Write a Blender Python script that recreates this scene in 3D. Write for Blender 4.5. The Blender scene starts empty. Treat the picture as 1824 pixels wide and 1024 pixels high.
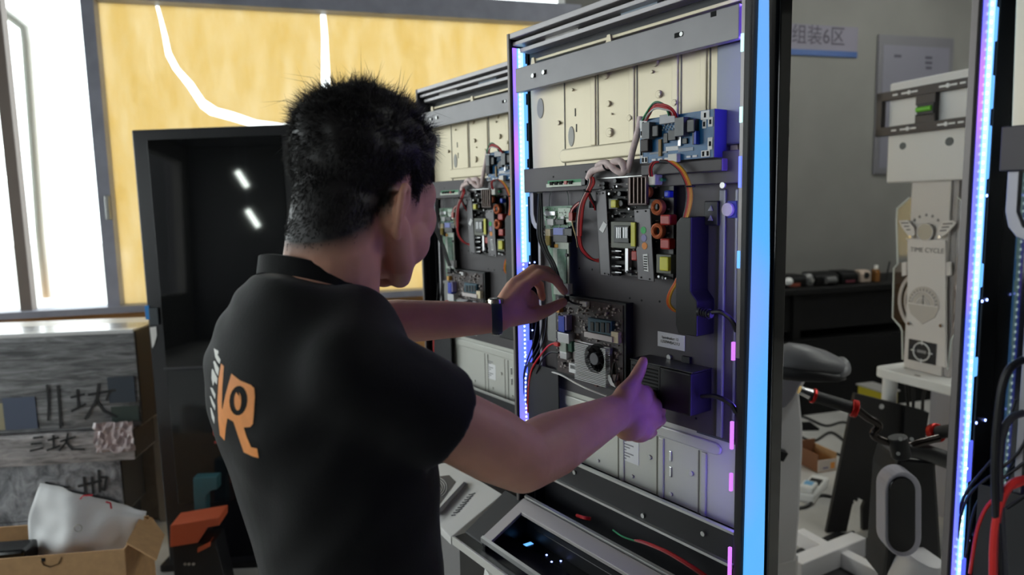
import bpy, bmesh, math, random
import numpy as np
from mathutils import Vector, Matrix, noise
from mathutils.bvhtree import BVHTree
random.seed(7)
C = bpy.context.scene.collection
sc = bpy.context.scene

# ------------------------------------------------------------------ camera, light, exposure
FPX, PITCH, ROLL, EYE = 1226.0, 0.1183, 0.0217, 1.55
cp, sp, cr, sr = math.cos(PITCH), math.sin(PITCH), math.cos(ROLL), math.sin(ROLL)
fwd = np.array([0, cp, -sp]); rt0 = np.array([1.0, 0, 0]); dn0 = np.array([0, -sp, -cp])
RT = cr*rt0 + sr*dn0; DN = -sr*rt0 + cr*dn0
CAM = np.array([0, 0, EYE])
cam_d = bpy.data.cameras.new('camera'); cam = bpy.data.objects.new('camera', cam_d); C.objects.link(cam)
cam_d.sensor_width = 36; cam_d.lens = 36*FPX/1824; cam_d.clip_start = 0.05
m = Matrix.Identity(4)
for i in range(3):
    m[i][0], m[i][1], m[i][2], m[i][3] = RT[i], -DN[i], -fwd[i], CAM[i]
cam.matrix_world = m
cam_d.dof.use_dof = True; cam_d.dof.focus_distance = 1.22; cam_d.dof.aperture_fstop = 3.6
sc.camera = cam
sc.view_settings.view_transform = 'Standard'; sc.view_settings.look = 'None'
sc.view_settings.exposure = 0.0; sc.view_settings.gamma = 1.0; sc.view_settings.use_curve_mapping = False
sc.cycles.use_denoising = True
sc.cycles.max_bounces = 8; sc.cycles.sample_clamp_indirect = 6.0
sc.cycles.caustics_reflective = False; sc.cycles.caustics_refractive = False

SKY = 5.0
w = bpy.data.worlds.new('overcast_sky'); sc.world = w; w.use_nodes = True
bg = w.node_tree.nodes['Background']; bg.inputs[0].default_value = (0.93, 0.97, 1.0, 1); bg.inputs[1].default_value = SKY

# ------------------------------------------------------------------ helpers
def S(r, g, b):
    f = lambda c: c/12.92 if c <= 0.04045 else ((c+0.055)/1.055)**2.4
    return (f(r/255), f(g/255), f(b/255))

def ray(px, py): return (px-912)/FPX*RT + (py-512)/FPX*DN + fwd
def at(px, py, d):
    r = ray(px, py); return Vector(CAM + r*(d/r[1]))
def at_z(px, py, z):
    r = ray(px, py); return Vector(CAM + r*((z-EYE)/r[2]))

class Frame:
    """a local frame: u to the right along U, y away from the viewer, z up"""
    def __init__(s, origin, ang):
        s.o = np.array([origin[0], origin[1], 0.0]); s.ang = ang
        s.U = np.array([math.cos(ang), math.sin(ang), 0]); s.Y = np.array([-math.sin(ang), math.cos(ang), 0])
    def q(s, px, py, y=0.0):
        d = ray(px, py); t = ((s.o + s.Y*y - CAM) @ s.Y)/(d @ s.Y); P = CAM + d*t
        return ((P-s.o) @ s.U, P[2])
    def w(s, u, y, z): return Vector(s.o + s.U*u + s.Y*y + np.array([0, 0, z]))
    def l(s, P):
        P = np.array(P); return Vector(((P-s.o) @ s.U, (P-s.o) @ s.Y, P[2]))

MATS = {}
def mat(name, col, rough=0.5, metal=0.0, emit=None, es=0.0, nz=0.0, ns=20.0, bump=0.0, bs=60.0, coat=0.0, stretch=None, col2=None, spec=0.5, sss=0.0, alpha=1.0, trans=0.0, sheen=0.0):
    if name in MATS: return MATS[name]
    M = bpy.data.materials.new(name); M.use_nodes = True; nt = M.node_tree; N = nt.nodes; L = nt.links
    b = N['Principled BSDF']; b.inputs['Roughness'].default_value = rough; b.inputs['Metallic'].default_value = metal
    b.inputs['Specular IOR Level'].default_value = spec
    b.inputs['Base Color'].default_value = (*col, 1)
    if coat: b.inputs['Coat Weight'].default_value = coat; b.inputs['Coat Roughness'].default_value = 0.06
    if sss:
        b.inputs['Subsurface Weight'].default_value = sss; b.inputs['Subsurface Radius'].default_value = (0.012, 0.004, 0.002)
        b.inputs['Subsurface Scale'].default_value = 0.6
    if sheen: b.inputs['Sheen Weight'].default_value = sheen; b.inputs['Sheen Roughness'].default_value = 0.35
    if trans: b.inputs['Transmission Weight'].default_value = trans
    if alpha < 1: b.inputs['Alpha'].default_value = alpha
    if emit: b.inputs['Emission Color'].default_value = (*emit, 1); b.inputs['Emission Strength'].default_value = es
    if nz or bump or col2:
        tc = N.new('ShaderNodeTexCoord'); mp = N.new('ShaderNodeMapping'); L.new(tc.outputs['Object'], mp.inputs[0])
        if stretch: mp.inputs['Scale'].default_value = stretch
    if nz or col2:
        n = N.new('ShaderNodeTexNoise'); n.inputs['Scale'].default_value = ns; n.inputs['Detail'].default_value = 5; L.new(mp.outputs[0], n.inputs[0])
        rp = N.new('ShaderNodeValToRGB'); L.new(n.outputs[0], rp.inputs[0])
        c2 = col2 if col2 else tuple(min(1, c*(1+nz)) for c in col)
        c1 = col if col2 else tuple(c*(1-nz) for c in col)
        rp.color_ramp.elements[0].position = 0.35; rp.color_ramp.elements[1].position = 0.68
        rp.color_ramp.elements[0].color = (*c1, 1); rp.color_ramp.elements[1].color = (*c2, 1)
        L.new(rp.outputs[0], b.inputs['Base Color'])
    if bump:
        n2 = N.new('ShaderNodeTexNoise'); n2.inputs['Scale'].default_value = bs; n2.inputs['Detail'].default_value = 4; L.new(mp.outputs[0], n2.inputs[0])
        bp = N.new('ShaderNodeBump'); bp.inputs['Strength'].default_value = bump; bp.inputs['Distance'].default_value = 0.01
        L.new(n2.outputs[0], bp.inputs['Height']); L.new(bp.outputs[0], b.inputs['Normal'])
    MATS[name] = M; return M

def skin_stubble(M):
    nt = M.node_tree; b = nt.nodes['Principled BSDF']; a = nt.nodes.new('ShaderNodeAttribute'); a.attribute_name = 'stubble'
    mx = nt.nodes.new('ShaderNodeMix'); mx.data_type = 'RGBA'; src = b.inputs['Base Color'].links[0].from_socket
    nt.links.new(src, mx.inputs['A']); mx.inputs['B'].default_value = (0.012, 0.010, 0.010, 1); nt.links.new(a.outputs['Fac'], mx.inputs['Factor']); nt.links.new(mx.outputs['Result'], b.inputs['Base Color'])

def glow(name, col, s, col2=None, scale=3.0, stretch=(1, 1, 1)):
    """a lamp or backlit acrylic"""
    M = bpy.data.materials.new(name); M.use_nodes = True; nt = M.node_tree; N = nt.nodes; L = nt.links
    b = N['Principled BSDF']; b.inputs['Base Color'].default_value = (0.02, 0.02, 0.03, 1); b.inputs['Roughness'].default_value = 0.2
    b.inputs['Emission Color'].default_value = (*col, 1); b.inputs['Emission Strength'].default_value = s
    if col2:
        tc = N.new('ShaderNodeTexCoord'); mp = N.new('ShaderNodeMapping'); L.new(tc.outputs['Object'], mp.inputs[0]); mp.inputs['Scale'].default_value = stretch
        n = N.new('ShaderNodeTexNoise'); n.inputs['Scale'].default_value = scale; n.inputs['Detail'].default_value = 1; L.new(mp.outputs[0], n.inputs[0])
        rp = N.new('ShaderNodeValToRGB'); L.new(n.outputs[0], rp.inputs[0])
        rp.color_ramp.elements[0].position = 0.46; rp.color_ramp.elements[1].position = 0.66
        rp.color_ramp.elements[0].color = (*col, 1); rp.color_ramp.elements[1].color = (*col2, 1)
        L.new(rp.outputs[0], b.inputs['Emission Color'])
    MATS[name] = M; return M

def catmull(pts, n=6):
    pts = [Vector(p) for p in pts]; out = []
    P = [pts[0]*2-pts[1]] + pts + [pts[-1]*2-pts[-2]]
    for i in range(1, len(P)-2):
        for k in range(n):
            t = k/n; a, b, c, d = P[i-1], P[i], P[i+1], P[i+2]
            out.append(0.5*((2*b)+(-a+c)*t+(2*a-5*b+4*c-d)*t*t+(-a+3*b-3*c+d)*t**3))
    out.append(pts[-1]); return out

class MB:
    def __init__(s): s.v = []; s.f = []
    def add(s, vs, fs):
        o = len(s.v); s.v += [tuple(v) for v in vs]; s.f += [tuple(i+o for i in f) for f in fs]; return s
    def box(s, a, b):
        (x0, y0, z0), (x1, y1, z1) = a, b
        vs = [(x0, y0, z0), (x1, y0, z0), (x1, y1, z0), (x0, y1, z0), (x0, y0, z1), (x1, y0, z1), (x1, y1, z1), (x0, y1, z1)]
        return s.add(vs, [(0, 3, 2, 1), (4, 5, 6, 7), (0, 1, 5, 4), (1, 2, 6, 5), (2, 3, 7, 6), (3, 0, 4, 7)])
    def hexa(s, p):   # 8 corners: 4 bottom ccw, 4 top ccw
        return s.add(p, [(0, 3, 2, 1), (4, 5, 6, 7), (0, 1, 5, 4), (1, 2, 6, 5), (2, 3, 7, 6), (3, 0, 4, 7)])
    def prism(s, pts, y0, y1):
        n = len(pts); vs = [(p[0], y0, p[1]) for p in pts]+[(p[0], y1, p[1]) for p in pts]
        return s.add(vs, [tuple(range(n)), tuple(range(2*n-1, n-1, -1))]+[(i, i+n, (i+1) % n+n, (i+1) % n) for i in range(n)])
    def prism_z(s, pts, z0, z1):
        n = len(pts); vs = [(p[0], p[1], z0) for p in pts]+[(p[0], p[1], z1) for p in pts]
        return s.add(vs, [tuple(range(n-1, -1, -1)), tuple(range(n, 2*n))]+[(i, (i+1) % n, (i+1) % n+n, i+n) for i in range(n)])
    def prism_x(s, pts, x0, x1):
        n = len(pts); vs = [(x0, p[0], p[1]) for p in pts]+[(x1, p[0], p[1]) for p in pts]
        return s.add(vs, [tuple(range(n-1, -1, -1)), tuple(range(n, 2*n))]+[(i, (i+1) % n, (i+1) % n+n, i+n) for i in range(n)])
    def cyl(s, a, b, r0, r1=None, n=14):
        return s.tube([a, b], [r0, r0 if r1 is None else r1], n)
    def tube(s, pts, r, n=8, cap=True):
        pts = [Vector(p) for p in pts]; k = len(pts); rs = r if isinstance(r, (list, tuple)) else [r]*k
        vs = []; up = None
        for i in range(k):
            t = (pts[min(i+1, k-1)]-pts[max(i-1, 0)]).normalized()
            if up is None: up = t.orthogonal().normalized()
            up = (up - t*up.dot(t)); up = up.normalized() if up.length > 1e-6 else t.orthogonal().normalized()
            sd = t.cross(up)
            for j in range(n):
                a = 2*math.pi*j/n; vs.append(pts[i]+(up*math.cos(a)+sd*math.sin(a))*rs[i])
        fs = [(i*n+j, i*n+(j+1) % n, (i+1)*n+(j+1) % n, (i+1)*n+j) for i in range(k-1) for j in range(n)]
        if cap: fs += [tuple(range(n-1, -1, -1)), tuple(range((k-1)*n, k*n))]
        return s.add(vs, fs)
    def ell(s, c, r, axes=None, nu=16, nv=10):
        c = Vector(c); r = (r, r, r) if not isinstance(r, (list, tuple)) else r
        X, Y, Z = axes if axes else (Vector((1, 0, 0)), Vector((0, 1, 0)), Vector((0, 0, 1)))
        vs = [c+Z*r[2]]
        for i in range(1, nv):
            th = math.pi*i/nv
            for j in range(nu):
                ph = 2*math.pi*j/nu
                vs.append(c+X*(r[0]*math.sin(th)*math.cos(ph))+Y*(r[1]*math.sin(th)*math.sin(ph))+Z*(r[2]*math.cos(th)))
        vs.append(c-Z*r[2]); fs = [(0, 1+j, 1+(j+1) % nu) for j in range(nu)]
        for i in range(nv-2):
            for j in range(nu): fs.append((1+i*nu+j, 1+(i+1)*nu+j, 1+(i+1)*nu+(j+1) % nu, 1+i*nu+(j+1) % nu))
        b = 1+(nv-2)*nu; fs += [(len(vs)-1, b+(j+1) % nu, b+j) for j in range(nu)]
        return s.add(vs, fs)
    def chain(s, pts, rs, n=14):     # tapered capsules
        for i in range(len(pts)):
            s.ell(pts[i], rs[i], nu=n, nv=8)
            if i: s.tube([pts[i-1], pts[i]], [rs[i-1], rs[i]], n)
        return s
    def torus(s, c, R, r, ax=(0, 1, 0), nu=18, nv=8, sx=1.0):
        ax = Vector(ax).normalized(); e1 = ax.orthogonal().normalized(); e2 = ax.cross(e1); c = Vector(c); vs = []
        for i in range(nu):
            a = 2*math.pi*i/nu; d = e1*math.cos(a)+e2*math.sin(a)
            for j in range(nv):
                b = 2*math.pi*j/nv; vs.append(c+d*(R+r*math.cos(b))+ax*(r*math.sin(b)*sx))
        return s.add(vs, [(i*nv+j, ((i+1) % nu)*nv+j, ((i+1) % nu)*nv+(j+1) % nv, i*nv+(j+1) % nv) for i in range(nu) for j in range(nv)])
    def loft(s, rings, cap=True):
        n = len(rings[0]); vs = [p for r in rings for p in r]; k = len(rings)
        fs = [(i*n+j, i*n+(j+1) % n, (i+1)*n+(j+1) % n, (i+1)*n+j) for i in range(k-1) for j in range(n)]
        if cap: fs += [tuple(range(n-1, -1, -1)), tuple(range((k-1)*n, k*n))]
        return s.add(vs, fs)
    def strip(s, pts, wd, off):      # flat ribbon in the u,z plane at y = off
        for a, b in zip(pts[:-1], pts[1:]):
            d = Vector((b[0]-a[0], b[1]-a[1]))
            if d.length < 1e-6: continue
            d.normalize(); nx, nz = -d.y*wd/2, d.x*wd/2; ex, ez = d.x*wd*.3, d.y*wd*.3
            s.prism([(a[0]-ex-nx, a[1]-ez-nz), (b[0]+ex-nx, b[1]+ez-nz), (b[0]+ex+nx, b[1]+ez+nz), (a[0]-ex+nx, a[1]-ez+nz)], off-0.0006, off)
        return s
    def mesh(s, name, smooth=False, ang=0.7):
        me = bpy.data.meshes.new(name); me.from_pydata(s.v, [], s.f); me.validate()
        bm = bmesh.new(); bm.from_mesh(me); bmesh.ops.recalc_face_normals(bm, faces=bm.faces); bm.to_mesh(me); bm.free()
        if smooth:
            me.polygons.foreach_set('use_smooth', [True]*len(me.polygons)); me.set_sharp_from_angle(angle=ang)
        return me
    def build(s, name, M, parent=None, bev=0.0, smooth=False, ang=0.7, seg=2, sub=0):
        o = bpy.data.objects.new(name, s.mesh(name, smooth, ang)); C.objects.link(o)
        if M: o.data.materials.append(M)
        if parent: o.parent = parent
        if bev:
            b = o.modifiers.new('b', 'BEVEL'); b.width = bev; b.segments = seg; b.limit_method = 'ANGLE'; b.angle_limit = 0.6
        if sub: b = o.modifiers.new('s', 'SUBSURF'); b.levels = sub; b.render_levels = sub
        return o

def tag(o, label=None, cat=None, group=None, kind=None):
    if label: o['label'] = label
    if cat: o['category'] = cat
    if group: o['group'] = group
    if kind: o['kind'] = kind
    return o
def empty(name, loc, rz=0.0, label=None, cat=None, group=None):
    o = bpy.data.objects.new(name, None); C.objects.link(o); o.location = loc; o.rotation_euler = (0, 0, rz)
    o.empty_display_size = 0.05
    return tag(o, label, cat, group)
def kids(o): return [c for c in bpy.data.objects if c.parent == o]
def copy_tree(o, parent=None):
    c = o.copy(); C.objects.link(c); c.parent = parent
    for ch in kids(o): copy_tree(ch, c)
    return c
def struct(o): o['kind'] = 'structure'; return o
def text(name, body, size, loc, M, parent, rx=math.pi/2, rz=0.0, ext=0.0004, align='CENTER', sx=1.0, shear=0.0):
    cu = bpy.data.curves.new(name, 'FONT'); cu.body = body; cu.size = size; cu.extrude = ext; cu.align_x = align; cu.align_y = 'CENTER'; cu.shear = shear
    t = bpy.data.objects.new(name, cu); C.objects.link(t); me = evaluated(t); bpy.data.objects.remove(t)
    me.materials.clear(); me.materials.append(M)
    o = bpy.data.objects.new(name, me); C.objects.link(o); o.parent = parent; o.location = loc; o.rotation_euler = (rx, 0, rz); o.scale = (sx, 1, 1)
    return o
def evaluated(o):
    dg = bpy.context.evaluated_depsgraph_get(); dg.update()
    return bpy.data.meshes.new_from_object(o.evaluated_get(dg))

# ------------------------------------------------------------------ shared materials
BLACK = mat('black_powder_coat', S(24, 24, 28), 0.45, nz=0.1)
BLACKG = mat('black_gloss', S(10, 10, 13), 0.08, coat=0.6)
DARKM = mat('dark_plastic', S(22, 22, 24), 0.5)
WHITEP = mat('white_lacquer', S(228, 226, 222), 0.35, nz=0.03)
STEEL = mat('bare_steel', S(190, 190, 188), 0.35, metal=0.8)
CHROME = mat('chrome', S(210, 210, 212), 0.15, metal=1.0)
RED = mat('red_wire', S(176, 30, 34), 0.5)
REDM = mat('red_anodised', S(190, 30, 25), 0.25, metal=0.5)
BLKW = mat('black_wire', S(18, 18, 20), 0.45)
WHITEW = mat('white_nylon', S(225, 222, 215), 0.5)
YELW = mat('yellow_wire', S(214, 160, 40), 0.5)
ORGW = mat('orange_wire', S(205, 95, 25), 0.5)
PAPER = mat('white_paper', S(238, 236, 232), 0.7, nz=0.02)
INK = mat('black_ink', S(25, 25, 28), 0.6)
CARD = mat('cardboard', S(190, 150, 105), 0.8, nz=0.08, ns=30, bump=0.05, bs=200)
LEDC = glow('led_core', (0.50, 0.86, 0.84), 1.5)
# ------------------------------------------------------------------ room
WALL = Frame((-1.9, 4.3), 0.2793)
wq = WALL.q
WALLM = mat('grey_painted_wall', S(118, 117, 113), 0.8, nz=0.05, ns=3, bump=0.02, bs=40)
FLOORM = mat('polished_concrete', S(196, 194, 190), 0.3, nz=0.12, ns=4, bump=0.01, bs=30)
CEILM = mat('ceiling_paint', S(72, 72, 74), 0.9, nz=0.05)
STEELF = mat('grey_window_steel', S(150, 152, 166), 0.5, nz=0.1, ns=8)
glassM = bpy.data.materials.new('window_glass'); glassM.use_nodes = True
_nt = glassM.node_tree; _nt.nodes.clear()
_o = _nt.nodes.new('ShaderNodeOutputMaterial'); _mx = _nt.nodes.new('ShaderNodeMixShader'); _t = _nt.nodes.new('ShaderNodeBsdfTransparent'); _g = _nt.nodes.new('ShaderNodeBsdfGlossy')
_g.inputs['Roughness'].default_value = 0.02; _t.inputs[0].default_value = (0.93, 0.95, 0.94, 1); _mx.inputs[0].default_value = 0.06
_nt.links.new(_t.outputs[0], _mx.inputs[1]); _nt.links.new(_g.outputs[0], _mx.inputs[2]); _nt.links.new(_mx.outputs[0], _o.inputs[0])

_wl, _wr = WALL.w(-3.12, .12, 0), WALL.w(9.65, .12, 0)
plan = [(-4.95, -7.1), (7.4, -7.1), (7.4, _wr.y), (-4.95, _wl.y)]
struct(MB().prism_z(plan, -0.1, 0).build('floor', FLOORM))
struct(MB().prism_z(plan, 3.5, 3.6).build('ceiling', CEILM))
struct(MB().box((-40, -40, -0.25), (40, 40, -0.12)).build('ground', mat('pale_yard', S(200, 200, 196), .8)))
struct(MB().box((7.3, -7.0, 0), (7.5, 8.5, 3.5)).build('wall_right', WALLM))
struct(MB().box((-6, -7.2, 0), (7.5, -7.0, 3.5)).build('wall_rear', mat('dim_rear_wall', S(86, 86, 88), 0.9)))
# wall_left: low wall, piers and a long row of windows beyond the frame
lw = struct(MB().box((-5.0, -7.0, 0), (-4.85, 4.2, 0.9)).build('wall_left', WALLM))
MB().box((-5.0, -7.0, 3.2), (-4.85, 4.2, 3.5)).build('lintel', WALLM, lw)
for yy in (-7.0, -2.9, 0.5, 3.9): MB().box((-5.0, yy, 0.9), (-4.85, yy+0.3, 3.2)).build('pier', WALLM, lw)
for yy in (-6.2, -2.6, 0.8):
    wn = struct(MB().box((-4.95, yy+1.5, 0.9), (-4.9, yy+1.58, 3.2)).build('window_2', STEELF))
    MB().box((-4.93, yy, 0.9), (-4.925, yy+3.1, 3.2)).build('pane', glassM, wn)

e0 = wq(-300, 300)[0]
sR0 = wq(1010, 300)[0]
wb = struct(empty('wall_back', WALL.o, WALL.ang))
MB().box((sR0, 0, 0), (9.5, 0.15, 3.5)).build('solid_wall', WALLM, wb)
SILL = 1.0
MB().box((-3.2, 0, 0), (sR0, 0.15, SILL-0.02)).build('sill_wall', mat('brown_ply_wall', S(196, 146, 92), 0.7, nz=0.15, ns=6, stretch=(1, 1, 6)), wb)
# window frame of the glazed bay
wf = struct(empty('window_1', WALL.o, WALL.ang))
p_l, p_r = wq(147, 10)[0], wq(171, 10)[0]
zb0, zb1 = wq(300, 7)[1], wq(700, 2)[1]
zbeam = (wq(171, 2)[1]+wq(905, 38)[1])/2
MB().box((p_l, -0.05, SILL-0.02), (p_r, 0.06, 3.5)).build('post', STEELF, wf)
MB().box((p_r, -0.05, zbeam), (sR0+0.1, 0.06, zbeam+0.13)).build('beam', STEELF, wf)
u_a, u_b = wq(-8, 100)[0], wq(14, 100)[0]
MB().box((u_a, -0.03, SILL-0.02), (u_b, 0.05, 3.5)).build('mullion', mat('taupe_mullion', S(120, 108, 100), 0.6), wf)
MB().box((-3.2, -0.08, SILL-0.04), (sR0, 0.10, SILL)).build('sill', STEELF, wf)
MB().box((-3.2, 0.03, SILL), (p_l, 0.035, 3.5)).build('pane', glassM, wf)
MB().box((p_r, 0.10, SILL), (sR0, 0.105, 3.5)).build('pane', glassM, wf)
MB().box((p_r-0.03, -0.075, 1.52), (p_r-0.005, -0.05, 1.66)).build('latch', STEEL, wf, bev=0.004)

# backlit orange sheets hung behind the frame: three pieces with gaps between them
def sheet_mat():
    M = bpy.data.materials.new('orange_sheet'); M.use_nodes = True; nt = M.node_tree; N = nt.nodes; L = nt.links; N.clear()
    out = N.new('ShaderNodeOutputMaterial'); tr = N.new('ShaderNodeBsdfTranslucent'); df = N.new('ShaderNodeBsdfDiffuse'); ad = N.new('ShaderNodeAddShader')
    tc = N.new('ShaderNodeTexCoord'); mp = N.new('ShaderNodeMapping'); mp.inputs['Scale'].default_value = (2.2, 1, 0.7); L.new(tc.outputs['Object'], mp.inputs[0])
    n = N.new('ShaderNodeTexNoise'); n.inputs['Scale'].default_value = 3.5; n.inputs['Detail'].default_value = 7; n.inputs['Roughness'].default_value = 0.62; L.new(mp.outputs[0], n.inputs[0])
    rp = N.new('ShaderNodeValToRGB'); rp.color_ramp.elements[0].position = 0.3; rp.color_ramp.elements[1].position = 0.72
    k = 5.0/SKY
    rp.color_ramp.elements[0].color = (0.50*k, 0.41*k, 0.22*k, 1); rp.color_ramp.elements[1].color = (0.56*k, 0.50*k, 0.37*k, 1)
    L.new(n.outputs[0], rp.inputs[0]); L.new(rp.outputs[0], tr.inputs[0]); df.inputs[0].default_value = (0.25, 0.16, 0.06, 1)
    L.new(tr.outputs[0], ad.inputs[0]); L.new(df.outputs[0], ad.inputs[1]); L.new(ad.outputs[0], out.inputs[0]); return M
SHEET = sheet_mat()
cl = [(274, 0), (280, 30), (286, 60), (292, 95), (305, 120), (330, 152), (355, 190), (372, 203), (405, 212), (440, 222), (500, 229), (575, 234)]
cr_ = [(278, 0), (287, 30), (296, 62), (302, 90), (317, 118), (342, 145), (362, 175), (385, 190), (415, 198), (455, 212), (500, 218), (572, 221)]
L1 = [wq(*p) for p in cl]; R1 = [wq(*p) for p in cr_]
v0 = [(572, 0), (573, 60), (571, 221)]; v1 = [(576, 0), (584, 60), (592, 230)]
ztop = zbeam+0.02; zbot = SILL-0.01
def topz(p): return (p[0], max(p[1], 0))
sA = [(p_r-0.02, zbot), (wq(592, 234)[0], zbot)] + [wq(592, 236)] + L1[::-1][:-1] + [(L1[0][0]-0.005, ztop), (p_r-0.02, ztop)]
sB = R1[::-1] + [(R1[0][0]-0.004, ztop), (wq(570, 0)[0], ztop)] + [wq(*v0[1])]
sB = [(p[0], min(p[1], ztop)) for p in sB]; sA = [(p[0], min(p[1], ztop)) for p in sA]
sC = [(wq(594, 240)[0], zbot), (sR0+0.02, zbot), (sR0+0.02, ztop), (wq(579, 0)[0], ztop), wq(584, 60), wq(590, 170)]
for nm, pts, lb in (('A', sA, 'orange backlit sheet beside the grey window post, below the curved white gap'),
                    ('B', sB, 'orange backlit sheet between the curved gap and the straight vertical gap'),
                    ('C', sC, 'orange backlit sheet behind the two cabinets, beyond the vertical white gap')):
    o = MB().prism(pts, 0.045, 0.049).build('window_sheet', SHEET); o.location = WALL.o; o.rotation_euler = (0, 0, WALL.ang)
    tag(o, lb, 'sheet', 'orange sheets over the window')
# pale pipe outside the window
pp = [(-30, -5, ), (-5, 12), (30, 38), (44, 50), (47, 75), (60, 250), (72, 420), (84, 530)]
o = MB().tube([WALL.w(*(lambda q: (q[0], 0.4, q[1]))(wq(*p, 0.4))) for p in pp], 0.028, 10).build('drain_pipe', mat('pale_pipe', S(235, 236, 228), 0.6), smooth=True)
tag(o, 'pale bent pipe running down outside the bright window', 'pipe')
# ceiling lamps added to brighten the right; work lamps show in the black screen
FILL_GLOW = glow('fill_tube_glow', (0.97, 1.0, 0.94), 75.0)
FILL_LAMPS = [(2.2, 4.2, 'over the workbench end'), (3.9, 4.6, 'over the workbench middle'), (3.0, 2.4, 'over the ride bike'), (5.2, 3.0, 'near the far right wall'), (2.7, 0.7, 'over the aisle right of the cabinets')]
for i, (x, y, lb) in enumerate(FILL_LAMPS):
    t = empty('fill_lamp', (x, y, 3.40), 0.2, 'added unseen ceiling fill lamp '+lb, 'lamp', 'added ceiling fill lamps')
    MB().box((-0.08, -0.62, 0.03), (0.08, 0.62, 0.10)).build('housing', WHITEP, t)
    MB().cyl((0, -0.6, 0), (0, 0.6, 0), 0.022, n=10).build('tube', FILL_GLOW, t, smooth=True)
for x, y, z, sz, lb in ((-3.62, -6.0, 2.80, .15, 'upper'), (-3.55, -6.3, 2.16, .17, 'lower')):
    t = empty('work_lamp', (x, y, z), 0, lb+' hanging work lamp at the rear wall, mirrored in the black screen', 'lamp', 'hanging work lamps')
    d = Vector((.5, 0, -.85))*sz
    MB().cyl(-d, d, .045, n=10).build('tube', glow('work_tube', (.9, 1, .92), 30.0) if 'work_tube' not in MATS else MATS['work_tube'], t, smooth=True)
    MB().cyl(-d+Vector((0, 0, 0)), (-d.x, 0, 3.5-z), .004, n=6).build('cord', STEELF, t); MB().tube([-d*1.1, -d], .05, 10).build('socket', STEELF, t)

# sign and poster on the wall
sg = empty('wall_sign', WALL.o, WALL.ang, 'white wall sign with four dark characters above a blue stripe', 'sign')
a, b_ = wq(1330, 30), wq(1525, 93)
zt = wq(1500, 48)[1]; zs = wq(1500, 92)[1]; ze = wq(1500, 102)[1]
MB().box((a[0], -0.012, zs), (b_[0], -0.001, zt)).build('sheet', mat('sign_lilac_white', S(112, 108, 122), 0.6), sg)
MB().box((a[0], -0.014, ze), (b_[0], -0.001, zs)).build('stripe', mat('sign_blue', S(6, 62, 124), 0.5), sg)
c0 = wq(1456, 66)
text('lettering', '组装6区', 0.155, (c0[0], -0.014, c0[1]), mat('sign_ink', S(45, 42, 55), 0.6), sg, sx=0.92)
po = empty('wall_poster', WALL.o, WALL.ang, 'framed lilac notice sheet on the grey wall behind the white pillar', 'poster')
a, b_ = wq(1563, 61), wq(1684, 300)
POSTM = mat('poster_paper', S(112, 111, 122), 0.5)
z1_, z0_ = wq(1620, 65)[1], wq(1620, 310)[1]
MB().box((a[0], -0.02, z0_), (b_[0], -0.001, z1_)).build('border', mat('poster_border', S(100, 99, 104), 0.5), po, bev=0.004)
MB().box((a[0]+0.045, -0.023, z0_+0.05), (b_[0]-0.045, -0.018, z1_-0.08)).build('sheet', POSTM, po)
for (px, py, wd) in ((1595, 101, 0.07), (1650, 104, 0.07), (1650, 113, 0.07), (1650, 122, 0.06)):
    q = wq(px, py); MB().box((q[0]-wd/2, -0.0245, q[1]-0.011), (q[0]+wd/2, -0.022, q[1]+0.011)).build('print_line', mat('poster_ink', S(60, 60, 72), 0.6), po)
# ------------------------------------------------------------------ display cabinet (three in a row)
_A0 = at(1305, 68, 1.1)
CAB = Frame((_A0.x, _A0.y), math.atan2(-0.813, 0.583))
cq = CAB.q
def P4(B, pts, y0, th):      # photo corners on the plane y0, extruded away from the viewer by th
    return B.prism([cq(px, py, y0) for px, py in pts][::-1], y0, y0+th)
def R4(pts, y):              # bounding rectangle in u,z
    q = [cq(px, py, y) for px, py in pts]; us = [p[0] for p in q]; zs = [p[1] for p in q]
    return min(us), max(us), min(zs), max(zs)
def boxq(B, pts, y0, y1):
    a = R4(pts, y0); return B.box((a[0], y0, a[2]), (a[1], y1, a[3]))
def disc(B, px, py, y, r, h, n=14):
    q = cq(px, py, y); return B.cyl((q[0], y, q[1]), (q[0], y-h, q[1]), r, n=n)
def wire(px_pts, y, r, name, M, parent, n=7):
    pts = []
    for i, p in enumerate(px_pts):
        yy = p[2] if len(p) > 2 else y
        q = cq(p[0], p[1], yy); pts.append((q[0], yy, q[1]))
    return MB().tube(catmull(pts, 6), r, n).build(name, M, parent, smooth=True)

BEIGE = mat('zinc_panel', S(216, 204, 176), 0.42, metal=0.25, nz=0.03, ns=6)
BEIGED = mat('zinc_shadow_slot', S(70, 68, 64), 0.7)
GREYP = mat('grey_crossbar', S(128, 126, 128), 0.42, metal=0.35, nz=0.04, ns=14)
PLATE = mat('graphite_plate', S(74, 70, 72), 0.5, metal=0.3, nz=0.05, ns=10)
ALU = mat('anodised_aluminium', S(120, 118, 122), 0.38, metal=0.6)
HOLE = mat('dark_hole', S(8, 8, 9), 0.9)
PCBD = mat('dark_circuit_board', S(38, 34, 34), 0.4, nz=0.25, ns=60)
PCBB = mat('blue_circuit_board', S(22, 92, 140), 0.35, nz=0.12, ns=40)
PCBG = mat('green_circuit_board', S(88, 128, 100), 0.4, nz=0.2, ns=90)
PCBM = mat('brown_motherboard', S(60, 48, 48), 0.4, nz=0.35, ns=90)
HEATG = mat('heat_sink_grey', S(92, 90, 92), 0.4, metal=0.5)
SILV = mat('silver_heat_sink', S(200, 200, 202), 0.3, metal=0.7)
COPPER = mat('copper_coil', S(200, 110, 70), 0.35, metal=0.4)
YTAPE = mat('yellow_tape', S(205, 200, 60), 0.4)
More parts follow.
